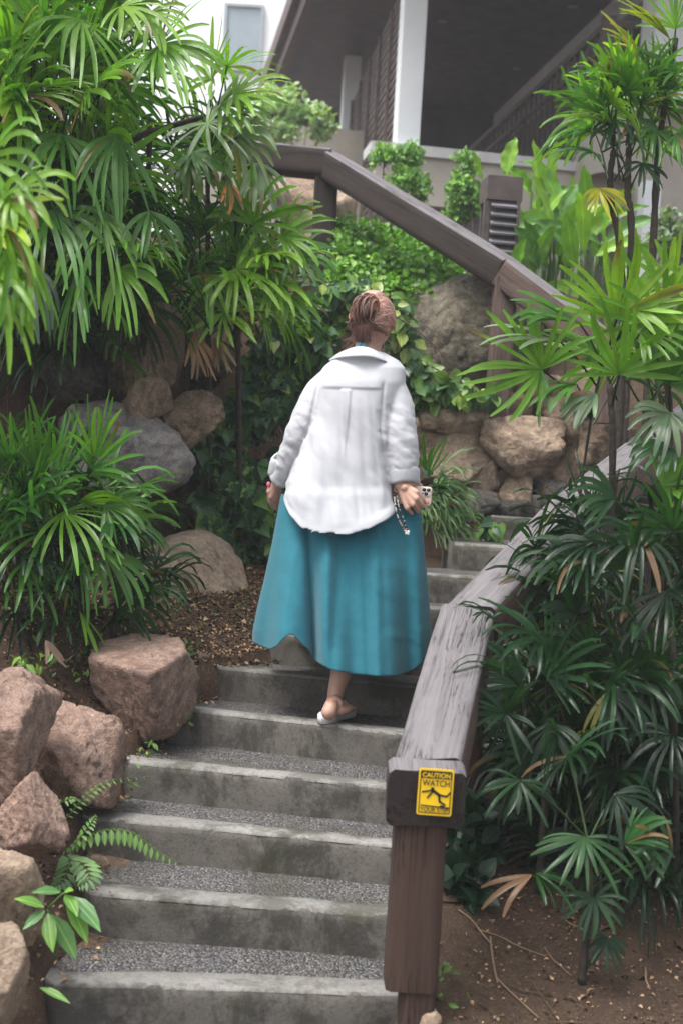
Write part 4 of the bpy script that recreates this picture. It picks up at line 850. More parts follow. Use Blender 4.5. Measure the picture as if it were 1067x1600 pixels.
for (u, v, L, a, ti, f, n, sp, dr, col) in ((844, 996, 120, 165, .3, .4, 9, 150, .55, SHADE3), (854, 1058, 125, 60, .3, .6, 11, 210, .25, SHADE3), (854, 1058, 100, -20, .3, .5, 5, 120, .6, SHADE2), (788, 1114, 105, 165, .3, .6, 7, 90, .15, SHADE3), (788, 1114, 85, 60, .2, .7, 4, 60, .1, G4), (788, 1114, 85, -80, .4, .6, 5, 130, .3, SHADE3),
        (886, 1180, 115, 30, .4, .4, 9, 150, .6, SHADE3), (886, 1182, 100, 200, .4, .4, 7, 120, .7, SHADE3), (811, 1219, 90, 200, .4, .5, 6, 100, .6, SHADE3), (811, 1219, 85, -60, .4, .5, 6, 110, .7, SHADE3), (913, 1308, 95, 195, .4, .5, 7, 110, .4, G4), (913, 1308, 100, -50, .4, .5, 6, 110, .6, G4),
        (975, 1318, 85, 40, .3, .5, 8, 90, .5, G4), (975, 1320, 90, -15, .3, .5, 6, 80, .7, G4), (836, 1365, 95, -40, .4, .5, 6, 130, .6, G4), (928, 1402, 70, -100, .4, .5, 9, 230, .5, SHADE3), (947, 1466, 55, -110, .4, .5, 8, 230, .5, SHADE2),
        (1040, 925, 130, -120, .4, .5, 9, 160, .8, SHADE2), (1000, 835, 130, -120, .4, .5, 9, 160, .9, SHADE3), (916, 876, 130, 170, .3, .4, 9, 140, .6, SHADE3), (985, 880, 110, 130, .3, .6, 9, 170, .4, SHADE3), (1050, 830, 100, 110, .3, .6, 9, 180, .4, G4), (960, 780, 100, 170, .3, .4, 8, 120, .6, G4), (930, 850, 110, 200, .3, .4, 8, 130, .8, SHADE2),
        (1010, 1050, 120, -100, .4, .5, 9, 180, .9, SHADE2), (950, 1080, 110, -70, .4, .5, 9, 190, .8, SHADE2), (1050, 1150, 110, -120, .4, .5, 9, 180, .9, SHADE1), (900, 960, 110, 100, .3, .6, 9, 180, .4, SHADE2), (1000, 980, 120, 150, .3, .5, 9, 160, .6, SHADE3), (960, 1240, 100, -60, .4, .5, 8, 180, .8, SHADE2), (1050, 1330, 90, 170, .3, .5, 7, 140, .6, SHADE3), (860, 1130, 110, -90, .4, .5, 8, 150, .9, SHADE2)):
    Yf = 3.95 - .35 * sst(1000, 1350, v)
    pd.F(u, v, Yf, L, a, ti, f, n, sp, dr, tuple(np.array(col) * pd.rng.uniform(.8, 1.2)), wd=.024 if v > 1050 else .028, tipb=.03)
pd.F(830, 1367, 3.6, 115, 205, .2, .5, 3, 30, .45, DRY, dry='half dead frond with a brown drooping tip', wd=.024, tipb=0)
pd.done()
# ---- strap grass tuft by the phone
pg = Palm('grassy_plant', 'grassy tuft of striped strap leaves beside the phone', 'plant', base(690, 850, 6.7), 8)
for i in range(60):
    u0, v0 = pg.rng.normal(684, 15), pg.rng.normal(782, 20); a = pg.rng.uniform(-75, 60)
    frond(pg.mb, P(u0, v0, 6.75), img(a, .4), CB * .5 + CU * .5, pg.rng.uniform(.13, .27), 3, 36, .020, pg.rng.uniform(.5, 1.1), [(.09, .19, .05), (.19, .28, .13), (.05, .13, .03)][i % 3], pg.rng, tipb=.05)
pg.F(668, 745, 6.7, 75, 55, .2, .6, 4, 40, .1, G1, pet=False); pg.F(665, 735, 6.7, 60, 95, .2, .6, 3, 40, .1, G1, pet=False)
pg.done()

# ================================================================ SMALL LEAVES
def leaves(mb, c, axis, normal, size, aspect, tint, rng, heart=True, tv=.2, fold=.18):
    """vectorised single leaves: c, axis, normal (N,3); size (N,)"""
    N = len(c); axis = nrm(axis); normal = nrm(normal - axis * (normal * axis).sum(1, keepdims=True)); side = np.cross(axis, normal)
    if heart: o = [(0, 0), (-.08, .30), (.12, .46), (.40, .40), (.72, .20), (1, 0), (.72, -.20), (.40, -.40), (.12, -.46), (-.08, -.30)]
    else: o = [(0, 0), (.12, .16), (.32, .34), (.55, .38), (.80, .22), (1, 0), (.80, -.22), (.55, -.38), (.32, -.34), (.12, -.16)]
    o = np.array(o); k = len(o); mid = np.array([(.33, 0), (.66, 0)])
    q = np.vstack([o, mid]); x = q[:, 0]; y = q[:, 1] * aspect
    z = np.abs(y) * fold * 2 - .22 * x ** 2
    V = c[:, None] + size[:, None, None] * (x[None, :, None] * axis[:, None] + y[None, :, None] * side[:, None] + z[None, :, None] * normal[:, None])
    K = k + 2; base_f = [(0, 1, 2, 3, k), (k, 3, 4, k + 1), (k + 1, 4, 5), (5, 6, k + 1), (k + 1, 6, 7, k), (k, 7, 8, 9, 0)]
    F = [tuple(n * K + i for i in f) for n in range(N) for f in base_f]
    tint = np.asarray(tint, float)
    if tint.ndim == 1: tint = np.repeat(tint[None], N, 0)
    T = tint * (1 + rng.uniform(-tv, tv, (N, 1)))
    uv = np.tile(np.stack([q[:, 1] + .5, q[:, 0]], 1), (N, 1))
    mb.add(V.reshape(-1, 3), F, np.repeat(T, K, 0), uv)
def pick(rng, cols, n, p=None): return np.array(cols)[rng.choice(len(cols), n, p=p)]
def ivy(name, label, regions, n, size, cols, seed, Yf, facing=(0, -1, .45), stems=10, p=None, lab='ivy', heart=True):
    rng = np.random.RandomState(seed)
    pts = []
    for (u0, v0, ru, rv, wgt) in regions:
        m = int(n * wgt); g_ = rng.normal(0, 1, (m * 2, 2)); g_ = g_[np.hypot(g_[:, 0], g_[:, 1]) < 1.75][:m]; pts.append(np.stack([u0 + g_[:, 0] * ru / 1.7, v0 + g_[:, 1] * rv / 1.7], 1))
    pts = np.concatenate(pts); pos = np.array([P(u, v, Yf(u, v)) for u, v in pts]); N = len(pos)
    lump = fbm(pos * 4.5 + seed, 3); pos = pos + np.array([0, -1, .2]) * ((lump - .5) * .7 + rng.uniform(-.08, .06, N))[:, None]
    keep = lump > .36; pos = pos[keep]; N = len(pos)
    o = thing(name, label, lab, (pos[:, 0].mean(), pos[:, 1].mean(), pos[:, 2].min()))
    mb = MB(); nv = nrm(np.array(facing) + rng.randn(N, 3) * .45); ax = nrm(np.array([0, -.2, -.75]) + rng.randn(N, 3) * .6)
    leaves(mb, pos, ax, nv, rng.uniform(*size, N), .95, pick(rng, cols, N, p), rng, heart); mb.build('foliage', M['leaf'], o)
    sm = MB()
    for i in range(stems):
        a, b = pos[rng.randint(N)], pos[rng.randint(N)]; mid = (a + b) / 2 + rng.randn(3) * .08
        tube(sm, spline([a, mid, b], 10) + np.array([0, .03, 0]), .004, 4)
    sm.build('stem', M['twig'], o); return o
IV = ((.022, .068, .034), (.036, .10, .042), (.065, .15, .055), (.13, .24, .05), (.26, .34, .08))
ivy('ivy', 'dark ivy cascading over the rocks left of the woman', [(385, 770, 75, 90, .27), (365, 690, 60, 60, .16), (430, 600, 55, 60, .17), (470, 540, 50, 40, .12), (360, 880, 55, 40, .14), (430, 880, 60, 45, .14)], 4300, (.05, .105), IV, 11,
    lambda u, v: 6.6 + .0012 * (u - 400) + .0009 * max(0, 760 - v), p=(.3, .34, .22, .11, .03))
ivy('climbing_plant', 'pale tipped climbing plant around the head and shoulder, trailing over the mossy boulder', [(520, 480, 45, 30, .2), (560, 455, 30, 18, .1), (630, 520, 18, 60, .2), (650, 590, 28, 45, .25), (700, 615, 45, 22, .15), (740, 625, 40, 15, .1)], 900, (.05, .11), IV, 12,
    lambda u, v: 7.25 + .001 * (u - 560), p=(.08, .2, .3, .27, .15), stems=14, lab='climber', heart=False)
ivy('leafy_plant', 'low heart leaved plants at the wall foot under the grassy tuft', [(700, 800, 35, 30, .6), (760, 828, 16, 10, .2), (690, 760, 25, 25, .2)], 170, (.05, .09), IV, 13, lambda u, v: 6.85, p=(.1, .3, .3, .3, 0), stems=3, lab='plant')
# green ground cover on the bank
def hedge():
    rng = np.random.RandomState(21); N = 9000
    u = rng.uniform(525, 775, N); t = rng.rand(N)
    top = np.interp(u, [525, 560, 640, 700, 740, 775], [352, 346, 368, 395, 425, 470]); bot = np.interp(u, [525, 560, 620, 700, 740, 775], [440, 455, 445, 445, 462, 490])
    v = top + (bot - top) * t; Y = 8.9 - 1.05 * t
    pos = np.array([P(a, b, c) for a, b, c in zip(u, v, Y)]); pos += (fbm(pos * 5, 3)[:, None] - .5) * np.array([0, -.35, .30]) + rng.randn(N, 3) * .03
    pos[:, 1] += rng.uniform(-.02, .25, N)
    o = thing('ground_cover_shrub', 'bright green mounded ground cover shrub on the bank under the slanting rail', 'shrub', pos.min(0))
    mb = MB(); nv = nrm(np.array([0, -.5, .8]) + rng.randn(N, 3) * .5); ax = nrm(np.array([0, -.5, .1]) + rng.randn(N, 3) * .8)
    leaves(mb, pos, ax, nv, rng.uniform(.028, .055, N), 1.1, pick(rng, ((.09, .24, .025), (.14, .32, .035), (.045, .13, .02), (.24, .40, .06)), N, (.35, .35, .2, .1)), rng, False); mb.build('foliage', M['leaf'], o)
hedge()
def bush(name, label, cat, spots, N, size, cols, seed, stem_from=None, shape=.5, gaps=.4, spray=.5):
    """small tree or shrub: lumps of leaves at (u, v, Y, ru, rv) on forking stems"""
    rng = np.random.RandomState(seed); P0 = []; sm = MB()
    b = P(*stem_from); b[2] = max(gz(b), b[2] - 2.5) - .05
    o = thing(name, label, cat, b)
    wts = np.array([s[3] * s[4] for s in spots], float); wts /= wts.sum()
    for (u, v, Y, ru, rv), w_ in zip(spots, wts):
        c = P(u, v, Y); r = np.array([ru, (ru + rv) / 2, rv]) * Y / FPX; m = int(N * w_)
        d = nrm(rng.randn(m, 3)) * (rng.rand(m, 1) ** shape); q = c + d * r; P0.append(q)
        tube(sm, spline([b + rng.randn(3) * .02, (b + c) / 2 + rng.randn(3) * .06, c], 12), np.linspace(.016, .004, 12), 5)
        for k in range(6):
            e = c + nrm(rng.randn(3)) * r * .8; tube(sm, spline([c - np.array([0, 0, r[2] * .5]), (c + e) / 2, e], 5), .003, 4)
    pos = np.concatenate(P0); keep = fbm(pos * 6 + seed, 3) > gaps; pos = pos[keep]; n = len(pos)
    mb = MB(); leaves(mb, pos, nrm(rng.randn(n, 3) + np.array([0, -.3, .3])), nrm(np.array([0, -.3, .8]) + rng.randn(n, 3) * .6), rng.uniform(*size, n), .8, pick(rng, cols, n), rng, False)
    sm.build('stem', M['twig'], o); mb.build('foliage', M['leaf'], o); return o
LG = ((.17, .34, .08), (.24, .42, .12), (.10, .23, .06))
bush('young_shrub', 'pale green upright shrub beside the white column, left of its twin', 'shrub', [(600, 250, 10.8, 26, 26), (640, 248, 10.9, 22, 26), (630, 290, 10.8, 40, 30), (655, 305, 10.8, 26, 24), (590, 285, 10.8, 18, 22)], 4200, (.035, .065), LG, 31, (625, 340, 10.8), gaps=.47, shape=.62)
bush('young_shrub', 'slim pale green shrub under the parapet beside the lantern post', 'shrub', [(725, 258, 10.8, 22, 24), (722, 300, 10.8, 28, 30), (715, 345, 10.8, 32, 28), (735, 330, 10.8, 26, 34)], 4200, (.03, .06), LG, 32, (720, 380, 10.8), gaps=.47, shape=.62)
bush('feathery_tree', 'hazy pale green feathery tree in front of the white house', 'tree', [(440, 165, 16, 40, 36), (410, 190, 16, 30, 34), (480, 185, 16, 42, 26), (500, 200, 16, 28, 22), (440, 205, 16, 50, 22)], 4200, (.06, .11), ((.34, .50, .26), (.42, .56, .34)), 33, (440, 240, 16), gaps=.5)
bush('feathery_shrub', 'pale grey green shrub behind the tall palm stems at the right edge', 'shrub', [(1045, 360, 10, 30, 34), (1020, 390, 10, 30, 26), (1060, 400, 10, 26, 30)], 1200, (.04, .07), ((.16, .24, .13), (.2, .28, .17)), 34, (1040, 440, 10))
# ---- broad paddle leaved plants behind the lantern
def paddles():
    rng = np.random.RandomState(41)
    o = thing('broad_leaf_plant', 'clump of bright upright paddle leaved plants behind the lantern post', 'plant', base(870, 470, 8.6)); mb = MB(); sm = MB()
    def paddle(u, v, Y, L, ang, wd, tint, tilt=.15, face=.7, droop=.2, roll=0):
        h = P(u, v, Y); ax = img(ang, tilt); nv = CB * face + CU * (1 - face) + CR * roll; nv = nrm(nv - ax * (nv @ ax)); sd = np.cross(ax, nv); S1 = 12; Lm = L * Y / FPX
        p = h.copy(); d = ax.copy(); rows = []
        for i in range(S1 + 1):
            t = i / S1; w_ = wd * Y / FPX * np.interp(t, [0, .08, .3, .6, .85, 1], [.1, .45, .95, 1, .6, .04])
            for q in (-1, -.5, 0, .5, 1): rows.append(p + sd * q * w_ / 2 + nv * (abs(q) * .22 * w_ + .012 * math.sin(t * 22 + q * 3) * abs(q)))
            d = nrm(d + np.array([0, 0, -1]) * droop * t * .35); p = p + d * Lm / S1
        F = [(i * 5 + k, i * 5 + k + 1, i * 5 + k + 6, i * 5 + k + 5) for i in range(S1) for k in range(4)]
        uv = [(q, i / S1) for i in range(S1 + 1) for q in (0, .25, .5, .75, 1)]
        mb.add(rows, F, np.array(tint) * rng.uniform(.85, 1.15), uv)
        b = base(u + rng.uniform(-12, 12), 470, Y); tube(sm, spline([b, (b + h) / 2 + rng.randn(3) * .02, h], 8), .009, 5)
    T1, T2, T3 = (.13, .30, .025), (.20, .38, .035), (.07, .19, .025)
    for args in ((752, 280, 8.6, 45, 100, 14, T2), (790, 275, 8.6, 60, 78, 26, T2), (815, 380, 8.4, 90, 30, 34, T3), (800, 355, 8.5, 70, 12, 40, T1), (840, 330, 8.6, 110, 95, 26, T2), (850, 300, 8.6, 80, 80, 22, T2), (875, 330, 8.6, 110, 110, 28, T1), (830, 300, 8.6, 60, 130, 24, T1), (905, 380, 8.4, 100, 50, 26, T2),
                 (870, 400, 8.3, 90, 70, 24, T1), (895, 420, 8.2, 90, 100, 26, T1), (930, 400, 8.3, 90, 30, 22, T2), (840, 420, 8.2, 80, 110, 24, T3), (825, 400, 8.3, 70, 140, 26, T1), (860, 360, 8.6, 90, 60, 26, T3), (935, 350, 8.4, 80, 60, 20, T2), (800, 440, 8.1, 70, 80, 22, T1), (960, 420, 8.2, 80, 40, 20, T1), (915, 340, 8.6, 80, 95, 24, T1)):
        paddle(*args, tilt=rng.uniform(0, .4), face=rng.uniform(.4, .9), droop=rng.uniform(.1, .9), roll=rng.uniform(-.5, .5))
    for k in range(34):
        paddle(rng.uniform(800, 960), rng.uniform(360, 470), rng.uniform(8.2, 9.2), rng.uniform(60, 105), rng.uniform(30, 150), rng.uniform(16, 28), (T1, T2, T3)[k % 3], rng.uniform(0, .4), rng.uniform(.3, .9), rng.uniform(.1, .9), rng.uniform(-.6, .6))
    mb.build('foliage', M['leaf'], o); sm.build('stalk', M['green_stem'], o)
paddles()
# ---- undergrowth behind the dark palms and on the high bank: broad dark shrubs
bush('dark_shrub', 'dark leafy shrub in the shade under the lower handrail post', 'shrub', [(735, 1310, 4.1, 40, 60), (722, 1400, 3.95, 34, 55), (790, 1370, 4.2, 50, 50), (860, 1390, 4.2, 50, 45), (800, 1290, 4.5, 60, 50)], 800, (.06, .11), ((.008, .028, .013), (.012, .04, .017)), 35, (760, 1450, 4.2), gaps=.25)
# ---- fern and seedling by the steps
def ferns():
    rng = np.random.RandomState(51)
    o = thing('fern', 'small light green fern arching over the second and third steps at left', 'fern', P(100, 1345, 3.95)); mb = MB()
    def pinna(path, L0, tint, n=17, dn=.35):
        q = spline(path, n); tube(mb, q, .0015, 4, (.08, .13, .03)); tg = nrm(np.gradient(q, axis=0)); c, ax, nv, sz = [], [], [], []
        for i in range(1, n):
            for s in (-1, 1):
                sd = nrm(np.cross(tg[i], [0, -.5, 1])) * s; c.append(q[i]); ax.append(sd + tg[i] * .5 + np.array([0, 0, -dn])); nv.append([0, -.5, 1]); sz.append(L0 * math.sin(math.pi * (i / n) ** .7 * .93 + .12))
        leaves(mb, np.array(c), np.array(ax), np.array(nv, float), np.array(sz), .5, tint, rng, False)
    g = (.11, .22, .05)
    pinna([P(100, 1330, 3.95), P(150, 1300, 3.9), P(200, 1298, 3.87), P(240, 1325, 3.85), P(285, 1352, 3.83)], .05, g, 20, .9)
    pinna([P(95, 1290, 4.0), P(130, 1250, 4.05), P(170, 1222, 4.1), P(237, 1213, 4.15)], .026, g, 18, .2)
    pinna([P(100, 1335, 3.95), P(110, 1345, 3.85), P(100, 1375, 3.8), P(85, 1385, 3.78)], .05, (.13, .24, .09), 12, .1)
    pinna([P(105, 1335, 3.95), P(130, 1350, 3.83), P(140, 1372, 3.78), P(125, 1385, 3.76)], .05, (.13, .24, .09), 12, .1)
    pinna([P(95, 1335, 3.95), P(120, 1315, 3.9), P(140, 1290, 3.9), P(150, 1275, 3.9)], .03, g, 12, .2)
    pinna([P(95, 1300, 3.95), P(70, 1270, 3.9), P(105, 1250, 3.9), P(120, 1248, 3.9)], .028, g, 12, .2)
    mb.build('foliage', M['leaf'], o)
    o = thing('seedling', 'broad leaved seedling with long green leaflets hanging over the bottom left step', 'plant', P(75, 1500, 3.45)); mb = MB()
    hub = P(75, 1420, 3.4); ls = [(32, 1400, .09), (40, 1445, .10), (80, 1478, .10), (120, 1490, .10), (138, 1462, .10), (155, 1440, .10), (110, 1388, .08), (60, 1388, .07), (120, 1420, .09)]
    tube(mb, spline([P(85, 1500, 3.45), P(90, 1460, 3.43), hub], 8), .004, 5, (.08, .14, .04))
    for i, (u, v, L) in enumerate(ls):
        h = P(*((75, 1420) if i < 4 else (100, 1395)), 3.4); e = P(u, v, 3.36 - .02 * (i % 3)); d = e - h; Ld = np.linalg.norm(d)
        leaves(mb, h[None] + d[None] * .12, d[None], nrm(np.array([[0.1, -.7, .7]]) + rng.randn(1, 3) * .15), np.array([Ld * .95]), .5, (.11, .25, .075) if i % 2 else (.16, .33, .06), rng, False)
    tube(mb, spline([hub, P(90, 1404, 3.4), P(100, 1395, 3.4)], 5), .003, 5, (.1, .2, .05))
    leaves(mb, P(62, 1543, 3.3)[None], (P(118, 1563, 3.25) - P(62, 1543, 3.3))[None], np.array([[0, -.5, .8]]), np.array([.095]), .3, (.16, .34, .06), rng, False)
    mb.build('foliage', M['leaf'], o)
ferns()
# ---- leaf litter, chips and small weeds on the soil
def litter():
    rng = np.random.RandomState(61); N = 13000
    x = np.concatenate([rng.uniform(-1.9, -.2, int(N * .65)), rng.uniform(.18, 1.6, int(N * .35))]); y = np.concatenate([rng.uniform(3.2, 7.0, int(N * .65)), rng.uniform(3.1, 5.2, N - int(N * .65))])
    x = np.concatenate([x, rng.uniform(-1.35, -.2, 7000)]); y = np.concatenate([y, rng.uniform(4.9, 6.5, 7000)])
    xl = np.interp(y, SY, SX); xr = rail_x(y); keep = (x < xl + .02 + .12 * rng.rand(len(x)) ** 3) | (x > xr + .1); keep &= y < wall_y(x) + .2
    x, y = x[keep], y[keep]; z = ground_z(x, y) + .004; inside = (x > xl[keep] - .02) & (x < xr[keep])
    zi = np.array([SZ[max(0, np.searchsorted(SY, b) - 1)] for b in y]); z = np.where(inside, zi + .006, z); n = len(x)
    mb = MB(); s = rng.uniform(.008, .022, n) * np.where(rng.rand(n) < .06, 2.0, 1) * np.where(x > .2, .7, 1)
    leaves(mb, np.stack([x, y, z], 1), np.stack([rng.randn(n), rng.randn(n), rng.randn(n) * .25], 1), np.stack([rng.randn(n) * .4, rng.randn(n) * .4, np.ones(n)], 1), s, .9,
           pick(rng, ((.32, .19, .12), (.17, .105, .068), (.40, .28, .18), (.06, .04, .028), (.06, .042, .03), (.30, .2, .13)), n), rng, False, fold=.4)
    for k in range(90):                                        # dry twigs and stalks
        x0, y0 = (rng.uniform(.25, 1.3), rng.uniform(3.2, 4.6)) if k % 3 else (rng.uniform(-1.7, -.7), rng.uniform(4.6, 6.2))
        if k % 3 == 0 and x0 > np.interp(y0, SY, SX) - .05: continue
        a_ = rng.uniform(0, 6.3); L = rng.uniform(.05, .22); q_ = np.array([[x0 + math.cos(a_) * L * t + rng.randn() * .006, y0 + math.sin(a_) * L * t + rng.randn() * .006, 0] for t in (0, .33, .66, 1)])
        q_[:, 2] = ground_z(q_[:, 0], q_[:, 1]) + .008; tube(mb, spline(q_, 8), rng.uniform(.0012, .003), 4, np.array((.16, .11, .075)) * rng.uniform(.4, 1.4))
    tag(mb.build('leaf_litter', M['litter'], loc=(0, 0, 0)), 'brown leaf litter on the soil', None, kind='stuff')
litter()
def weeds():
    rng = np.random.RandomState(71); mb = MB()
    for (u, v, Y, n, s, r) in ((150, 1010, 4.9, 50, .02, 40), (250, 960, 5.7, 90, .018, 60), (370, 965, 5.9, 50, .014, 40), (238, 1130, 4.75, 30, .022, 8), (290, 1045, 5.1, 45, .022, 8), (300, 1080, 4.95, 20, .018, 15), (40, 1010, 4.5, 40, .035, 35), (215, 1180, 4.5, 8, .02, 8), (690, 1560, 3.5, 14, .03, 8), (725, 1590, 3.3, 6, .03, 10)):
        for k in range(n):
            p = P(u + rng.normal() * r * .6, v, Y); p[1] += rng.normal() * .12; p[2] = max(gz(p), p[2] - .1) + rng.uniform(.0, .05); 
            leaves(mb, p[None], nrm(rng.randn(1, 3) + np.array([[0, -.2, .4]])), nrm(rng.randn(1, 3) * .5 + np.array([[0, -.4, .8]])), np.array([s * rng.uniform(.7, 1.6)]), .6, ((.10, .2, .04), (.06, .13, .03), (.16, .26, .05))[k % 3], rng, False)
    tag(mb.build('small_weeds', M['leaf'], loc=(0, 0, 0)), 'tiny green weeds sprouting from the soil', None, kind='stuff')
weeds()
# ================================================================ PERSON
def skin_mat():
    k = NT('skin'); v = k.coord(); n = k.noise(v, 14, 4)
    c = k.mix(k.ramp(n, [(.3, 0), (.7, 1)]), (.44, .255, .19), (.52, .32, .245))
    k.b.inputs['Subsurface Weight'].default_value = .15; k.b.inputs['Subsurface Radius'].default_value = (.01, .004, .002); k.b.inputs['Subsurface Scale'].default_value = .5
    return k.set(c, .5, k.bump(k.noise(v, 160, 3), .15, .001), .4)
M['skin'] = skin_mat()
def cloth_mat(name, col, stretch, trans, sc=60, var=.06, bs=.35, bd=.002, bigs=7, wr=.08):
    k = NT(name); v = k.coord(stretch); v1 = k.coord(); n = k.noise(v, sc, 5, .7); n2 = k.noise(v1, bigs, 6, .6, .5); n3 = k.noise(v1, 420, 2)
    c = k.mix(k.ramp(n, [(.35, 0), (.65, 1)]), [x * (1 - var) for x in col], [min(.9, x * (1 + var)) for x in col])
    nr = k.bump(n2, wr, .008, k.bump(n, bs, bd, k.bump(n3, .2, .0006)))
    k.set(c, .85, nr, .25)
    k.b.inputs['Sheen Weight'].default_value = .15
    t = k.n('ShaderNodeBsdfTranslucent'); k.l(c, t.inputs['Color']); k.l(nr, t.inputs['Normal'])
    ms = k.n('ShaderNodeMixShader', i_0=trans); k.l(k.b.outputs[0], ms.inputs[1]); k.l(t.outputs[0], ms.inputs[2]); k.l(ms.outputs[0], k.out.inputs['Surface']); return k.m
M['shirt'] = cloth_mat('white_gauze', (.57, .58, .615), (.4, 1, 2.6), .20, 50, .022, .22, .0016)
M['skirt'] = cloth_mat('teal_cotton', (.026, .172, .226), (1, 1, 1), .12, 40, .06, .25, .0015, 5)
M['sandal'] = plain('sandal_rubber', (.80, .79, .80), .6, .03, 40, .1); M['pink'] = plain('pink_nail', (.80, .12, .22), .3, .05, 50, 0)
def hair_mat():
    k = NT('hair'); t = k.tint(); uv = k.coord((60, 1.5, 1), 'UV'); n = k.noise(uv, 3, 4, .7)
    c = k.mix(1, t, k.ramp(n, [(.25, .45), (.75, 1.5)]), 'MULTIPLY'); return k.set(c, .38, k.bump(n, .4, .002), .45)
M['hair'] = hair_mat(); M['clip'] = plain('hair_clip_brown', (.05, .022, .014), .3, .3, 40, .1); M['amber'] = plain('amber_plastic', (.50, .20, .03), .3, .2, 30, .1)
M['strap_blue'] = plain('teal_strap', (.03, .22, .30), .7, .1, 60, .2)
DG = bpy.context.evaluated_depsgraph_get
def eval_mesh(o):
    bpy.context.view_layer.update(); me = bpy.data.meshes.new_from_object(o.evaluated_get(DG()))
    V = np.empty(len(me.vertices) * 3, np.float32); me.vertices.foreach_get('co', V); F = [tuple(p.vertices) for p in me.polygons]
    d = o.data; bpy.data.objects.remove(o); bpy.data.meshes.remove(d); bpy.data.meshes.remove(me); return V.reshape(-1, 3).astype(float), F
def skin(pts, edges, rad, root=0, sub=2):
    me = bpy.data.meshes.new('t'); c0 = np.array(pts[0], float); me.from_pydata([tuple(np.array(p) - c0) for p in pts], edges, []); me.update()
    o = bpy.data.objects.new('t', me); C.objects.link(o); m = o.modifiers.new('s', 'SKIN'); m.use_smooth_shade = True
    if not me.skin_vertices: raise RuntimeError('no skin layer')
    for i, r in enumerate(rad):
        r = r if hasattr(r, '__len__') else (r, r); me.skin_vertices[0].data[i].radius = r; me.skin_vertices[0].data[i].use_root = (i == root)
    s = o.modifiers.new('b', 'SUBSURF'); s.levels = sub; s.render_levels = sub
    V, F = eval_mesh(o); return V + c0, F
def union(parts, voxel, smooth=4, fac=.5):
    mb = MB()
    for V, F in parts: mb.add(V, F)
    V = np.concatenate(mb.v); c0 = V.mean(0); me = bpy.data.meshes.new('t'); me.from_pydata((V - c0).tolist(), [], mb.f); me.update()
    o = bpy.data.objects.new('t', me); C.objects.link(o); r = o.modifiers.new('r', 'REMESH'); r.mode = 'VOXEL'; r.voxel_size = voxel; r.adaptivity = 0
    if smooth: s = o.modifiers.new('s', 'SMOOTH'); s.iterations = smooth; s.factor = fac
    V, F = eval_mesh(o); return V + c0, F
def normals(V, F):
    q = np.array([f if len(f) == 4 else f + (f[-1],) for f in F]); n = np.cross(V[q[:, 2]] - V[q[:, 0]], V[q[:, 3]] - V[q[:, 1]]); N = np.zeros_like(V)
    for k in range(4): np.add.at(N, q[:, k], n)
    return nrm(N)
def loft(rings, cap=True):
    k = len(rings[0]); V = np.concatenate(rings); R = len(rings)
    F = [(r * k + a, r * k + (a + 1) % k, (r + 1) * k + (a + 1) % k, (r + 1) * k + a) for r in range(R - 1) for a in range(k)]
    if cap: F += [tuple(range(k - 1, -1, -1)), tuple((R - 1) * k + a for a in range(k))]
    return V, F
def ell(c, ax, r, k=3):
    d, F = ico(k); return np.asarray(c) + (d * np.asarray(r)) @ np.asarray(ax), F
def uvpix(V):
    d = V - EYE; w_ = d @ _F; return 533.5 + FPX * (d @ CR) / w_, 800 - FPX * (d @ CU) / w_
YP = 4.92
foot0 = G(520, 1124, .504)
per = thing('person', 'woman seen from behind in a loose white shirt and long teal skirt climbing the stairs', 'person', (foot0[0], foot0[1], .504))
Q = lambda u, v, dy=0.0: P(u, v, YP + dy)
parts = []
def limb(pts, rads, flat=1.0, n=28, ns=16):
    """one tapering limb with rounded ends"""
    q = spline(pts, n); r = np.interp(np.linspace(0, 1, n), np.linspace(0, 1, len(rads)), rads)
    m = MB(); tube(m, q, r, ns); parts.append((np.concatenate(m.v), m.f))
    for k in (0, -1): parts.append(ell(q[k], np.eye(3), (r[k],) * 3, 3))
# trunk, legs, arms
trunk = []
for v_, hw, ry, dy in ((870, .12, .07, .08), (830, .145, .085, .075), (780, .14, .085, .07), (720, .125, .09, .05), (660, .135, .095, .06), (610, .135, .09, .065), (588, .125, .07, .07), (572, .09, .06, .08), (560, .055, .055, .095)):
    c = Q(np.interp(v_, [560, 870], [572, 551]), v_, dy); a = np.linspace(0, 2 * math.pi, 32, endpoint=False); trunk.append(c + (np.cos(a) * hw)[:, None] * CR + (np.sin(a) * ry)[:, None] * np.array([0, 1.0, 0]))
parts.append(loft(trunk))
limb([Q(571, 572, .09), Q(575, 545, .11), Q(580, 520, .13)], [.056, .051, .054])
limb([Q(576, 860, .075), Q(562, 925, .055), Q(549, 985, .0), Q(538, 1035, -.02), Q(527, 1072, -.05), Q(522, 1096, -.065)], [.074, .066, .050, .047, .034, .029])
limb([Q(527, 860, .085), Q(500, 915, .30), Q(486, 945, .44), Q(478, 975, .42), Q(474, 1000, .46)], [.074, .064, .052, .045, .030])
limb([Q(604, 602, .07), Q(619, 645, .035), Q(631, 687, .0), Q(629, 725, -.01), Q(625, 757, -.02)], [.046, .045, .040, .034, .026])
limb([Q(522, 602, .07), Q(490, 650, .065), Q(462, 692, .07), Q(446, 728, .14), Q(434, 756, .2)], [.046, .045, .040, .034, .026])
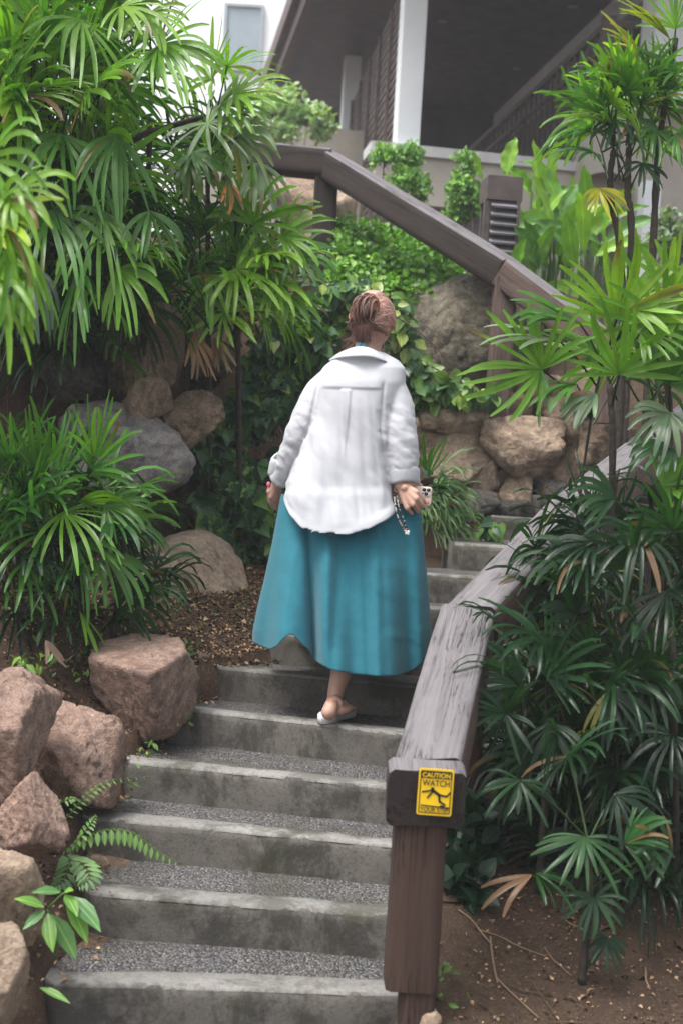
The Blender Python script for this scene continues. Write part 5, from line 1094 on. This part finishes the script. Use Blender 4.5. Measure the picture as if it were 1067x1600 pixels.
def foot(an, hl, fd, fs):
    u3 = np.array([0, 0, 1.0])
    limb([an, hl + fd * .02 + u3 * .028], [.029, .028], n=8); limb([an + fd * .01, hl + fd * .075 + u3 * .038, hl + fd * .15 + u3 * .016], [.030, .026, .018], n=14)
    parts.append(ell(hl + fd * .012 + u3 * .016, np.array([fd, fs, u3]), (.034, .029, .030)))
    parts.append(ell(hl + fd * .115 + fs * .006 + u3 * .012, np.array([fd, fs, u3]), (.075, .038, .022)))
    for o_, L, r in ((-.030, .050, .0125), (-.011, .048, .0095), (.006, .043, .009), (.021, .036, .0085), (.034, .027, .008)):
        a = hl + fd * .16 + fs * o_ + u3 * .008; limb([a, a + fd * L * .6 + u3 * .003, a + fd * L], [r, r * .95, r * .85], n=6, ns=10)
hl = G(512, 1120, .540); to = G(552, 1105, .540); fd = nrm(to - hl); fs = nrm(np.cross(fd, [0, 0, 1.0])); foot(Q(522, 1096, -.065), hl, fd, fs)
l_an = Q(474, 1000, .46); lh = np.array([l_an[0] - .005, l_an[1] - .03, .756 + .028]); lfd = nrm([-.12, 1, 0]); lfs = nrm(np.cross(lfd, [0, 0, 1.0])); foot(l_an, lh, lfd, lfs)
# head
hc_ = Q(581, 505, .13); yw_, pt_h = RAD(-21), RAD(-16)
hy = np.array([-math.sin(yw_) * math.cos(pt_h), math.cos(yw_) * math.cos(pt_h), math.sin(pt_h)]); hx = nrm(np.cross(hy, [0, 0, 1.0])); hz = np.cross(hx, hy); HA = np.array([hx, hy, hz])
d, HF = ico(5); x, y, z = d.T
hv = d * np.array([.075, .096, .114])
lowf = sst(-.1, -.9, z); hv[:, 0] *= 1 - .28 * lowf; hv[:, 1] += .012 * lowf * (y > -.2) - .03 * lowf * sst(.2, -.8, y) * -1
g = lambda cx, cz, sx_, sz_: np.exp(-((x - cx) / sx_) ** 2 - ((z - cz) / sz_) ** 2) * (y > 0)
hv[:, 1] += .022 * g(0, -.18, .10, .16) + .010 * g(0, -.02, .08, .2) - .010 * g(.33, .02, .16, .10) - .010 * g(-.33, .02, .16, .10) + .006 * g(.3, .02, .09, .06) + .006 * g(-.3, .02, .09, .06) + .007 * g(0, -.47, .17, .05) + .006 * g(0, -.58, .14, .05) - .006 * g(0, -.525, .2, .02) + .012 * g(0, -.85, .2, .14)
parts.append((hc_ + hv @ HA, HF))
for s in (-1, 1): parts.append(ell(hc_ + np.array([s * .074, -.008, -.012]) @ HA, HA, (.010, .020, .033)))
# right hand round the phone; fingers curl under it
def hand(wr, kn, mids, tips, thumb, r=.0088):
    c = (kn[0] + kn[3]) / 2
    for k_, r_ in zip(kn, (.0125, .0125, .012, .011)): limb([wr * .85 + k_ * .15, (wr + k_) / 2, k_], [.017, .0155, r_], n=8, ns=12)
    for a, b, e, k in zip(kn, mids, tips, (1, 1.05, 1, .88)): limb([a, b, (b + e) / 2 + (b - a) * .12, e], [r * 1.2 * k, r * 1.1 * k, r * 1.0 * k, r * .85 * k], n=14, ns=10)
    limb(thumb, [.016, .0125, .011, .0092], n=12, ns=10)
HR = -.075
hand(Q(625, 757, -.02), [Q(650, 769, HR + .02), Q(650, 779, HR + .01), Q(645, 788, HR + .01), Q(636, 794, HR + .02)], [Q(661, 782, HR + .045), Q(660, 792, HR + .045), Q(653, 799, HR + .045), Q(643, 802, HR + .045)], [Q(654, 775, HR + .085), Q(650, 783, HR + .085), Q(644, 789, HR + .085), Q(636, 794, HR + .085)], [Q(632, 762, HR + .03), Q(640, 757, HR + .05), Q(650, 755, HR + .07), Q(657, 759, HR + .09)])
hand(Q(434, 756, .2), [Q(421, 768, .20), Q(424, 776, .20), Q(429, 781, .21), Q(435, 783, .225)], [Q(421, 782, .235), Q(425, 790, .235), Q(431, 794, .24), Q(437, 793, .25)], [Q(430, 782, .262), Q(434, 787, .262), Q(438, 789, .265), Q(442, 788, .268)], [Q(428, 762, .2), Q(423, 763, .225), Q(421, 768, .25), Q(426, 773, .27)])
V, F = union(parts, .0042, 5)
m = MB(); m.add(V, F); body = m.build('body', M['skin'], per)
m = MB(); V, F = ell(Q(420, 757, .19), np.array([CR, CB, CU]), (.008, .005, .011)); m.add(V, F); m.build('pink_nail', M['pink'], body)
# ---------------- shirt
th = np.linspace(0, 2 * math.pi, 64, endpoint=False)
rings = []
def ring(v, l, r, ry, dy, drop=None, p=1.0):
    c = Q((l + r) / 2, v, dy); hw = (r - l) / 2 * YP / FPX; co, si = np.cos(th), np.sin(th)
    co2 = np.sign(co) * np.abs(co) ** .85; si2 = np.sign(si) * np.abs(si) ** .85
    si2 = np.sign(si) * np.abs(si) ** p; q = c + hw * co2[:, None] * CR - ry * si2[:, None] * np.array([0, 1.0, 0])
    if drop is not None:
        uu = (l + r) / 2 + (r - l) / 2 * co2; vv = np.interp(uu, *drop); q = q + ((v - vv) * YP / FPX)[:, None] * CU
    rings.append(q)
HEM = ([440, 446, 452, 460, 470, 482, 500, 522, 545, 570, 592, 612, 618], [778, 787, 800, 812, 822, 829, 834, 836, 833, 827, 818, 805, 799])
for a in ((549, 552, 597, .05, .09), (556, 532, 610, .068, .085), (564, 516, 624, .085, .08), (576, 503, 634, .105, .075), (600, 494, 634, .125, .07), (640, 486, 622, .14, .065), (690, 471, 616, .152, .06), (730, 456, 613, .165, .055), (760, 447, 614, .172, .05)): ring(*a, p=float(np.interp(a[0], [549, 650, 772, 800], [.9, .78, .62, .56])))
ring(772, 444, 615.5, .176, .040, p=.60); ring(785, 443, 617, .182, .026, p=.58, drop=([440, 446, 460, 500, 545, 592, 618], [777, 782, 797, 806, 806, 795, 786])); ring(800, 444, 618, .188, .010, HEM, p=.56)
sp = [loft(rings)]
def sleeve(path, rx, ry, k=28):
    q = spline(path, 30); tg = nrm(np.gradient(q, axis=0)); R = []; rxs = np.interp(np.linspace(0, 1, 30), np.linspace(0, 1, len(rx)), rx); rys = np.interp(np.linspace(0, 1, 30), np.linspace(0, 1, len(ry)), ry)
    for i in range(30):
        s = nrm(np.cross(tg[i], [0, 1.0, 0])); f = np.cross(s, tg[i]); a = np.linspace(0, 2 * math.pi, k, endpoint=False)
        R.append(q[i] + np.cos(a)[:, None] * s * rxs[i] + np.sin(a)[:, None] * f * rys[i])
    return loft(R)
sp.append(sleeve([Q(522, 588, .075), Q(500, 620, .07), Q(478, 668, .06), Q(455, 715, .10), Q(438, 748, .16)], [.05, .068, .074, .066, .046, .046], [.07, .085, .085, .075, .055, .05]))
sp.append(sleeve([Q(605, 585, .075), Q(617, 625, .06), Q(624, 680, .02), Q(628, 720, .0), Q(629, 752, .0)], [.045, .060, .066, .069, .066, .055], [.07, .08, .08, .075, .065, .055]))
V, F = union(sp, .0050, 14)
N = normals(V, F); u, v = uvpix(V); back = sst(.02, -.45, N[:, 1])
xr_ = (V - Q(555, 690)) @ CR; zr = (V - Q(555, 690)) @ CU
torso = sst(0, 14, np.minimum(u - np.interp(v, [580, 612, 663, 734, 800], [496, 494, 484, 452, 440]), np.interp(v, [580, 616, 675, 730, 800], [606, 600, 597, 605, 640]) - u))
fold = fbm(np.stack([xr_ * 13 + zr * 1.5, zr * 2.6, xr_ * 0 + 3], 1), 3) - .5
diag = fbm(np.stack([xr_ * 9 + zr * 7, zr * 3 - xr_ * 3, xr_ * 0 + 8], 1), 3) - .5
fine = fbm(np.stack([xr_ * 30, zr * 16, V[:, 1] * 22], 1), 3) - .5
slv = 1 - torso
bag = fbm(np.stack([xr_ * 16 + 4, zr * 22 + xr_ * 10, V[:, 1] * 12], 1), 3) - .5
dsp = torso * (.052 * fold + .026 * diag) * sst(600, 660, v) * (1 - .65 * sst(780, 822, v)) + .0012 * fine + slv * (.022 * bag + .012 * diag) * sst(600, 650, v) + torso * .012 * diag * (1 - sst(600, 660, v))
vs_ = 607 + 6 * np.exp(-((u - 515) / 14) ** 2) * 0 + .02 * (u - 550)
yoke = back * torso * sst(494, 516, u) * sst(606, 588, u)
dsp += yoke * (.0055 * sst(vs_ + 1.6, vs_ - 1.6, v) * sst(vs_ - 40, vs_ - 2, v))
uc_ = 540.5 - (v - 607) * .03; wpl = 6.5 * sst(730, 607, v)
dsp += back * .007 * sst(wpl + 2.5, wpl, np.abs(u - uc_)) * sst(606, 612, v) * sst(740, 640, v)
dsp -= .006 * np.exp(-((np.abs(u - np.interp(v, [600, 612, 663, 734, 765], [496, 494, 484, 452, 443]))) / 2.5) ** 2) * sst(760, 740, v) * sst(590, 606, v) * back
dsp -= .006 * np.exp(-((np.abs(u - np.interp(v, [600, 616, 675, 730, 770], [600, 599, 596, 604, 610]))) / 2.5) ** 2) * sst(775, 755, v) * sst(590, 606, v) * back
hv_ = np.interp(u, *HEM); dsp *= 1 - .93 * sst(hv_ - 20, hv_ - 6, v) * (np.abs(u - 530) < 96) * (v > 770)
V = V + N * dsp[:, None]
m = MB(); m.add(V, F); shirt = m.build('shirt', M['shirt'], per)
# rolled cuffs
def cuff(c, ax, side, rx, ry, hgt, seed):
    ax = nrm(ax); side = nrm(side - ax * (side @ ax)); f = np.cross(side, ax); a = np.linspace(0, 2 * math.pi, 40, endpoint=False); R = []
    for t, k in ((0, .86), (0, 1), (.08, 1.07), (.3, 1.10), (.55, 1.09), (.85, 1.10), (1, 1.05), (1.02, .93), (.8, .84)):
        w_ = 1 + .10 * (fbm(np.stack([np.cos(a) * 2 + seed, np.sin(a) * 2, a * 0 + t * 3], 1), 3) - .5)
        R.append(c + ax * (hgt * (t + .10 * np.sin(2 * a + seed)))[:, None] + (np.cos(a) * rx * k * w_)[:, None] * side + (np.sin(a) * ry * k * w_)[:, None] * f)
    m = MB(); V, F = loft(R, False); m.add(V, F); m.build('cuff', M['shirt'], shirt)
cuff(Q(629, 729, .0), Q(629, 764, .0) - Q(629, 729, .0), CR - .12 * CU, .060, .056, .062, 1.0)
cuff(Q(441, 716, .13), Q(431, 762, .19) - Q(441, 716, .13), CR + .1 * CU, .040, .048, .075, 2.2)
# collar: folded band round the back of the neck
top = spline([Q(516, 561, .12), Q(530, 551, .04), Q(556, 541.5, -.002), Q(578, 543.5, .0), Q(602, 556, .04), Q(622, 569, .10), Q(639, 583, .17)], 40)
bot = spline([Q(514, 563, .10), Q(530, 559, .005), Q(556, 557, -.045), Q(580, 558, -.045), Q(604, 566, -.005), Q(622, 577, .06), Q(638, 589, .14)], 40)
rows = []
for t, o_ in ((-.5, .5), (-.15, .1), (0, 0), (.2, .0), (.5, .0), (.8, 0), (1, 0), (1.02, .0)):
    k_ = np.array([0, 1.0, 0]); b_ = .010 * math.sin(math.pi * min(max(t, 0), 1) ** .6)
    rows.append(top + (bot - top) * max(t, 0) - k_ * b_ + (np.array([0, .035, -.03]) * (-t) if t < 0 else 0) + (np.array([0, .012, .0]) if t > 1.01 else 0))
V = np.concatenate(rows); n = 40
m = MB(); m.add(V, [(r * n + a, r * n + a + 1, (r + 1) * n + a + 1, (r + 1) * n + a) for r in range(len(rows) - 1) for a in range(n - 1)]); m.build('collar', M['shirt'], shirt)
m = MB(); tube(m, spline([Q(555, 548, .02), Q(560, 539, .045), Q(566, 536, .055), Q(572, 542, .04)], 10), .005, 6); tube(m, spline([Q(560, 545, .03), Q(563, 536, .05), Q(569, 543, .04)], 8), .004, 6); m.build('halter_strap', M['strap_blue'], per)
# ---------------- skirt
NT_, NR = 220, 90
th = np.linspace(0, 2 * math.pi, NT_, endpoint=False); co, si = np.cos(th), np.sin(th); fr = si < 0
hu, hvv = [395, 410, 425, 436, 445, 455, 463, 472, 485, 500, 520, 550, 590, 620, 645, 660, 674], [1003, 1010, 1015, 1010, 999, 991, 993, 1008, 1023, 1035, 1046, 1053, 1057, 1056, 1047, 1035, 1018]
FOLDS = [(480, 489, .10, 8, 14), (506, 524, -.055, 14, 24), (452, 438, -.055, 15, 26), (545, 552, .022, 14, 20), (590, 600, -.04, 22, 36), (628, 640, .05, 9, 14), (648, 660, -.03, 9, 12), (430, 412, .03, 8, 14), (566, 578, .018, 6, 8)]
rf_ = np.random.RandomState(77)
for k in range(11):
    x_ = rf_.uniform(.03, .97); FOLDS.append((442 + 212 * x_, 398 + 274 * (x_ + rf_.normal() * .04), rf_.uniform(.005, .012) * (-1) ** k, rf_.uniform(3, 8), rf_.uniform(6, 16)))
R = []
ub = 534.5 + 139.5 * co; vb = np.interp(ub, hu, hvv); vb = np.where(fr, np.interp(ub, [395, 674], [1000, 1015]) - 35 * np.abs(si), vb)
for i in range(NR):
    t = i / (NR - 1); vt = np.interp(ub, [395, 600, 640, 674], [772, 772, 788, 796]); vv = vt + (vb - vt) * t
    l = np.interp(vv, [765, 785, 850, 900, 950, 985, 1015], [441, 437, 425, 414, 402, 395, 394]); r = np.interp(vv, [765, 785, 850, 900, 950, 985, 1035], [654, 656, 662, 667, 671, 674, 672])
    uu = (l + r) / 2 + (r - l) / 2 * np.sign(co) * np.abs(co) ** (.92)
    ry = np.interp(t, [0, .25, 1], [.10, .165, .30]); yy = .045 + .045 * t - ry * si + .03 * sst(.42, .18, t) * np.clip(si, 0, 1)
    s = uu; tt = t ** 1.25; A = np.clip(si, 0, 1) ** .5
    for (u0, u1, a, w0, w1) in FOLDS:
        c_ = u0 + (u1 - u0) * t; w_ = w0 + (w1 - w0) * t; yy = yy + 1.15 * A * a * (.10 + .90 * (tt if abs(a) > .018 else .35 + .65 * t)) * np.exp(-((s - c_) / w_) ** 2)
    yy = yy + np.where(fr, .03 * tt * np.sin(9 * th), 0)
    # horizontal pull of the lifted fold
    uu = uu + A * 10 * tt * np.exp(-((s - 474) / 12) ** 2)
    q = np.stack([P(a, b, YP + c) for a, b, c in zip(uu, vv, yy)])
    nz2 = fbm(np.stack([q[:, 0] * 8 + q[:, 2] * 3, q[:, 2] * 7, q[:, 0] * 0], 1), 4) - .5
    nz3 = np.abs(fbm(np.stack([q[:, 0] * 5 + q[:, 2] * 4, q[:, 2] * 3.5 - q[:, 0] * 2, q[:, 0] * 0 + 4], 1), 3) - .5)
    q[:, 1] += (.016 * nz2 - .022 * np.clip(.10 - nz3, 0, 1)) * sst(0, .2, t)
    R.append(q)
V, F = loft(R, False)
N = normals(V, F); Vi = V - N * .0025 * np.sign((N * (V - V.mean(0))).sum(1).mean()); n0 = len(V)
F2 = F + [tuple(n0 + i for i in f[::-1]) for f in F] + [((NR - 1) * NT_ + a, (NR - 1) * NT_ + (a + 1) % NT_, n0 + (NR - 1) * NT_ + (a + 1) % NT_, n0 + (NR - 1) * NT_ + a) for a in range(NT_)]
m = MB(); m.add(np.vstack([V, Vi]), F2); m.build('skirt', M['skirt'], per)
# ---------------- sandals
def sandal(h, t_, z0, up=np.array([0, 0, 1.0]), foot_top=.026):
    d_ = nrm(t_ - h); s_ = nrm(np.cross(d_, up)); L = np.linalg.norm(t_ - h); a = np.linspace(0, 2 * math.pi, 48, endpoint=False)
    x_ = (.5 - .5 * np.cos(a)) * L; w_ = np.interp(x_ / L, [0, .05, .2, .45, .72, .9, 1], [.0, .022, .033, .031, .044, .036, .0]) * np.sign(np.sin(a) + 1e-9)
    ol = h + x_[:, None] * d_ + w_[:, None] * s_
    R = [ol * .98 + (h + t_) / 2 * .02 - up * .0, ol, ol + up * .030, (ol - (h + t_) / 2) * .96 + (h + t_) / 2 + up * .034]
    V, F = loft(R); m = MB(); m.add(V, F); so_ = m.build('sandal', M['sandal'], per)
    m = MB(); pst = h + d_ * L * .70 + up * .032
    for s in (-1, 1): tube(m, spline([pst, pst - d_ * .03 + s_ * s * .022 + up * (foot_top + .004), h + d_ * L * .44 + s_ * s * .036 + up * .032], 10), np.linspace(.007, .010, 10), 8)
    m.build('strap', M['sandal'], so_)
sh0, sh1 = G(501, 1131, .507), G(562, 1110, .507)
sandal(sh0, sh0 + nrm(sh1 - sh0) * .265, .507)
sandal(lh - lfd * .04 - np.array([0, 0, .026]), lh + lfd * .225 - np.array([0, 0, .026]), .7)
# ---------------- hair
hm = MB(); rng = np.random.RandomState(91)
d, HF = ico(5); x, y, z = d.T
hr = d * np.array([.087, .109, .125])
face = sst(.35, .62, y - .55 * z - .0); low_ = sst(-.42, -.60, z + .25 * np.maximum(y, 0) * 0 + .0)
ear = np.exp(-(((y + .05) / .3) ** 2 + ((z + .22) / .30) ** 2)) * (np.abs(x) > .6)
kf = 1 - .28 * np.clip(face + low_ + .9 * ear, 0, 1); hr = hr * kf[:, None]
bun0 = np.array([.0, -.096, -.005])
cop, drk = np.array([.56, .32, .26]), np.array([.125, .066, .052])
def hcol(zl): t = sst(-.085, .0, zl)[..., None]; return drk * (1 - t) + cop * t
hm.add(hc_ + hr @ HA, HF, hcol(hr[:, 2]) * .8, np.stack([np.arctan2(x, -y), z], 1))
# strands swept over the head to the twist
S_ = 15
for i in range(2400):
    t0 = rng.uniform(0, 2 * math.pi); 
    s_ = nrm(np.array([math.cos(t0) * .98, .40 + .62 * max(0, math.sin(t0)) - .75 * max(0, -math.sin(t0)), math.sin(t0) * .98]) + rng.randn(3) * .05)
    if s_[2] < -.3: s_ = nrm(np.array([s_[0], -abs(s_[1]) * .6 - .2, max(s_[2], -.55)]))
    if s_[2] < -.12 and abs(s_[0]) > .35 and s_[1] > -.62: continue
    e_ = nrm(np.array([.10, -1.0, .02]) + rng.randn(3) * np.array([.13, .02, .22])); e_ = s_ + (e_ - s_) * rng.uniform(.75, 1.0) if rng.rand() < .5 else e_
    tt = np.linspace(0, 1, S_)[:, None]; arc = nrm(s_ * (1 - tt) + e_ * tt + np.array([0, 0, .18]) * np.sin(math.pi * tt) * (s_[2] > -.1))
    rr = np.array([.087, .109, .125]) * (1.0 + rng.uniform(.0, .05)) ; path = hc_ + (arc * rr) @ HA
    lz = arc[:, 2] * .125; col = np.repeat(hcol(lz) * rng.uniform(.45, 1.6), 4, 0)
    nb_ = len(path); tube(hm, path, np.linspace(.0008, .0016, nb_) * rng.uniform(.5, 1.4), 4, None, cap=False); hm.t[-1][:, :3] = col; hm.uv[-1][:, 0] = rng.rand(); hm.uv[-1][:, 1] *= .05
for i in range(70):                                                    # flyaways at the nape and temple
    a_ = nrm(np.array([rng.choice([-1, 1]) * rng.uniform(.2, .95), rng.uniform(-.8, .3), -.5])); p0 = hc_ + (a_ * np.array([.078, .1, .115])) @ HA
    tube(hm, spline([p0, p0 + np.array([rng.randn() * .008, -.008, -.02]), p0 + np.array([rng.randn() * .02, -.006, -.045])], 8), .0006, 3, cop * .6, cap=False)
# the twist: hair rolled up at the back and folded over the clip
tw = lambda lx, ly, lz: hc_ + np.array([lx + .014, ly, lz]) @ HA
for k in range(150):
    o_ = rng.randn(3) * np.array([.010, .006, .006]); 
    pth = spline([tw(-.014, -.088, -.058) + (o_[0] * 3.2 * HA[0] + o_[1] * HA[1] + abs(o_[2]) * 2 * HA[2]), tw(-.012, -.116, -.030) + o_ * 1.7, tw(-.012, -.130, .004) + o_ * 2.0, tw(-.004, -.134, .036) + o_ * 1.7, tw(.014, -.130, .044) + o_ * 1.3, tw(.030, -.120, .030) + o_ * .8, tw(.032, -.116, .004) + o_ * .6], 18)
    tcl = np.repeat(np.linspace(0, 1, 18), 4)[:, None]; c_ = (drk * 1.3) * (1 - sst(.45, .75, tcl)) + np.array([.22, .095, .055]) * sst(.45, .75, tcl)
    tube(hm, pth, np.linspace(.004, .0022, 18), 4, None, cap=False); hm.uv[-1][:, 0] = rng.rand(); hm.uv[-1][:, 1] *= .05; hm.t[-1][:, :3] = c_ * rng.uniform(.6, 1.4)
hair = hm.build('hair', M['hair'], per)
cm = MB()
for s in (-1, 1):                                                      # two curved jaws with teeth
    jr = []
    for z_ in np.linspace(-.044, .036, 14):
        zz_ = (z_ + .004) / .040; wj = .030 * math.sqrt(max(.02, 1 - zz_ * zz_ * .9)); prof = []
        for t in np.linspace(0, 1, 9): prof.append((s * (.003 + wj * math.sin(t * 1.5)), -.150 + .042 * t ** 1.7 + .012 * zz_ * zz_))
        prof += [(a_ * .86, b_ + .006) for a_, b_ in prof[::-1]]
        jr.append(np.array([tw(a_ - .002, b_, z_) for a_, b_ in prof]))
    V, F = loft(jr); cm.add(V, F)
    for k in range(5):
        z_ = -.034 + k * .015
        tube(cm, spline([tw(s * .026 - .002, -.124, z_), tw(s * .033 - .002, -.108, z_ - .003), tw(s * .028 - .002, -.094, z_ - .008)], 8), np.linspace(.005, .002, 8), 6)
cl = cm.build('hair_clip', M['clip'], hair)
cm = MB(); box(cm, tw(-.040, -.128, -.012), HA[2], HA[0], HA[1], (.024, .008, .008), .002); cm.build('amber_hinge', M['amber'], cl)
# ================================================================ PHONE
M['phone_case'] = plain('phone_case', (.66, .52, .46), .35, .05, 20, .05); M['phone_case_lens'] = plain('camera_plate', (.62, .56, .55), .3, .05, 20, .05); M['lens'] = plain('lens_glass', (.012, .012, .016), .1, .1, 30, 0)
M['case_print'] = plain('case_print', (.62, .26, .22), .5, .3, 60, .05)
pc_ = Q(644, 773.5, HR + .072); phone = thing('phone', 'pale pink phone held sideways in the right hand with three camera lenses showing', 'phone', pc_)
px_ = nrm(CR - .09 * CU + .10 * CB); pz_ = nrm(CU + .09 * CR); pz_ = nrm(pz_ - px_ * (pz_ @ px_)); py_ = np.cross(px_, pz_); py_ = py_ if py_ @ CB > 0 else -py_
def slab(mb, c, wd, ht, dp, r, mi=0, k=6):
    o = []
    for sx_, sy_, s in ((1, 1, 0), (-1, 1, 90), (-1, -1, 180), (1, -1, 270)):
        for j in range(k + 1): a = RAD(s + 90 * j / k); o.append((sx_ * (wd / 2 - r) + r * math.cos(a), sy_ * (ht / 2 - r) + r * math.sin(a)))
    o = np.array(o); e = min(.0015, dp * .3); R = []
    for dz, sc in ((-dp / 2, 1 - 2 * e / ht), (-dp / 2 + e, 1), (dp / 2 - e, 1), (dp / 2, 1 - 2 * e / ht)): R.append(c + o[:, :1] * sc * px_ + o[:, 1:] * sc * pz_ + py_ * dz)
    V, F = loft(R); mb.add(V, F, mi=mi)
m = MB(); slab(m, pc_, .147, .074, .010, .011); m.build('case', M['phone_case'], phone)
lc = pc_ + px_ * .0515 + pz_ * .016 + py_ * .0065
m = MB(); slab(m, lc, .036, .036, .004, .009); lp = m.build('camera_plate', M['phone_case_lens'], phone)
for dx, dz, r in ((-.0085, .0085, .0072), (.0085, .0085, .0072), (.0, -.0065, .0072), (-.0125, -.006, .0028)):
    m = MB(); a = np.linspace(0, 2 * math.pi, 20, endpoint=False); c = lc + px_ * dx + pz_ * dz + py_ * .002
    V, F = loft([c + (np.cos(a) * r)[:, None] * px_ + (np.sin(a) * r)[:, None] * pz_ + py_ * h for h in (0, .0018)]); m.add(V, F); m.build('lens', M['lens'], lp)
m = MB(); slab(m, pc_ + px_ * .05 - pz_ * .022 + py_ * .0053, .034, .016, .0008, .004); m.build('print', M['case_print'], phone)
# beaded wrist strap hanging from the phone
def strap():
    o = thing('bead_strap', 'beaded phone strap with brown, black and white beads hanging over the skirt', 'strap', Q(618, 770, -.03)); r_ = np.random.RandomState(7)
    cols = [plain('bead_' + n_, c_, .25, .1, 50, 0) for n_, c_ in (('black', (.02, .018, .02)), ('pearl', (.7, .66, .62)), ('brown', (.40, .19, .10)), ('clear', (.45, .45, .47)), ('red', (.20, .04, .04)))]
    for path in ([Q(617, 760, .06), Q(616, 775, -.02), Q(618, 795, -.045), Q(623, 812, -.05), Q(632, 829, -.055)], [Q(619, 760, .06), Q(620, 775, -.015), Q(623, 792, -.04), Q(630, 810, -.05), Q(635, 828, -.055)]):
        q = spline(path, 120); s_ = 0
        m = MB(); tube(m, q[::4], .0008, 4); m.build('cord', M['sign_black'], o)
        L = np.concatenate([[0], np.cumsum(np.linalg.norm(np.diff(q, axis=0), axis=1))])
        while s_ < L[-1]:
            r = r_.choice([.0025, .0032, .004, .0052], p=[.3, .35, .2, .15]); s_ += r; c = np.array([np.interp(s_, L, q[:, j]) for j in range(3)]); s_ += r
            m = MB(); V, F = ell(c, np.eye(3), (r, r, r), 2); m.add(V, F); m.build('bead', cols[r_.choice(5, p=[.3, .25, .15, .2, .1])], o)
    m = MB(); c = Q(636, 832, -.055)
    for a in range(4): V, F = ell(c + .0055 * (math.cos(a * 1.57 + .6) * CR + math.sin(a * 1.57 + .6) * CU), np.eye(3), (.0055, .004, .0055), 2); m.add(V, F)
    m.build('flower_charm', cols[1], o)
strap()
# ================================================================ GLARE VEIL: thin scattering volume added in place of lens glare
def glare_veil(density):
    m = bpy.data.materials.new('glare_veil'); m.use_nodes = True; t = m.node_tree; t.nodes.remove(t.nodes['Principled BSDF'])
    v = t.nodes.new('ShaderNodeVolumePrincipled'); v.inputs['Color'].default_value = (.92, .94, .96, 1); v.inputs['Density'].default_value = density
    t.links.new(v.outputs[0], t.nodes['Material Output'].inputs['Volume'])
    q = MB(); box(q, [0, 14, 5.0], (1, 0, 0), (0, 1, 0), (0, 0, 1), (1000, 1000, 18)); o = q.build('glare_veil', m, loc=(0, 14, 5)); tag(o, 'thin bright volume added to imitate the veil of lens glare', None, kind='stuff')
glare_veil(.0030)
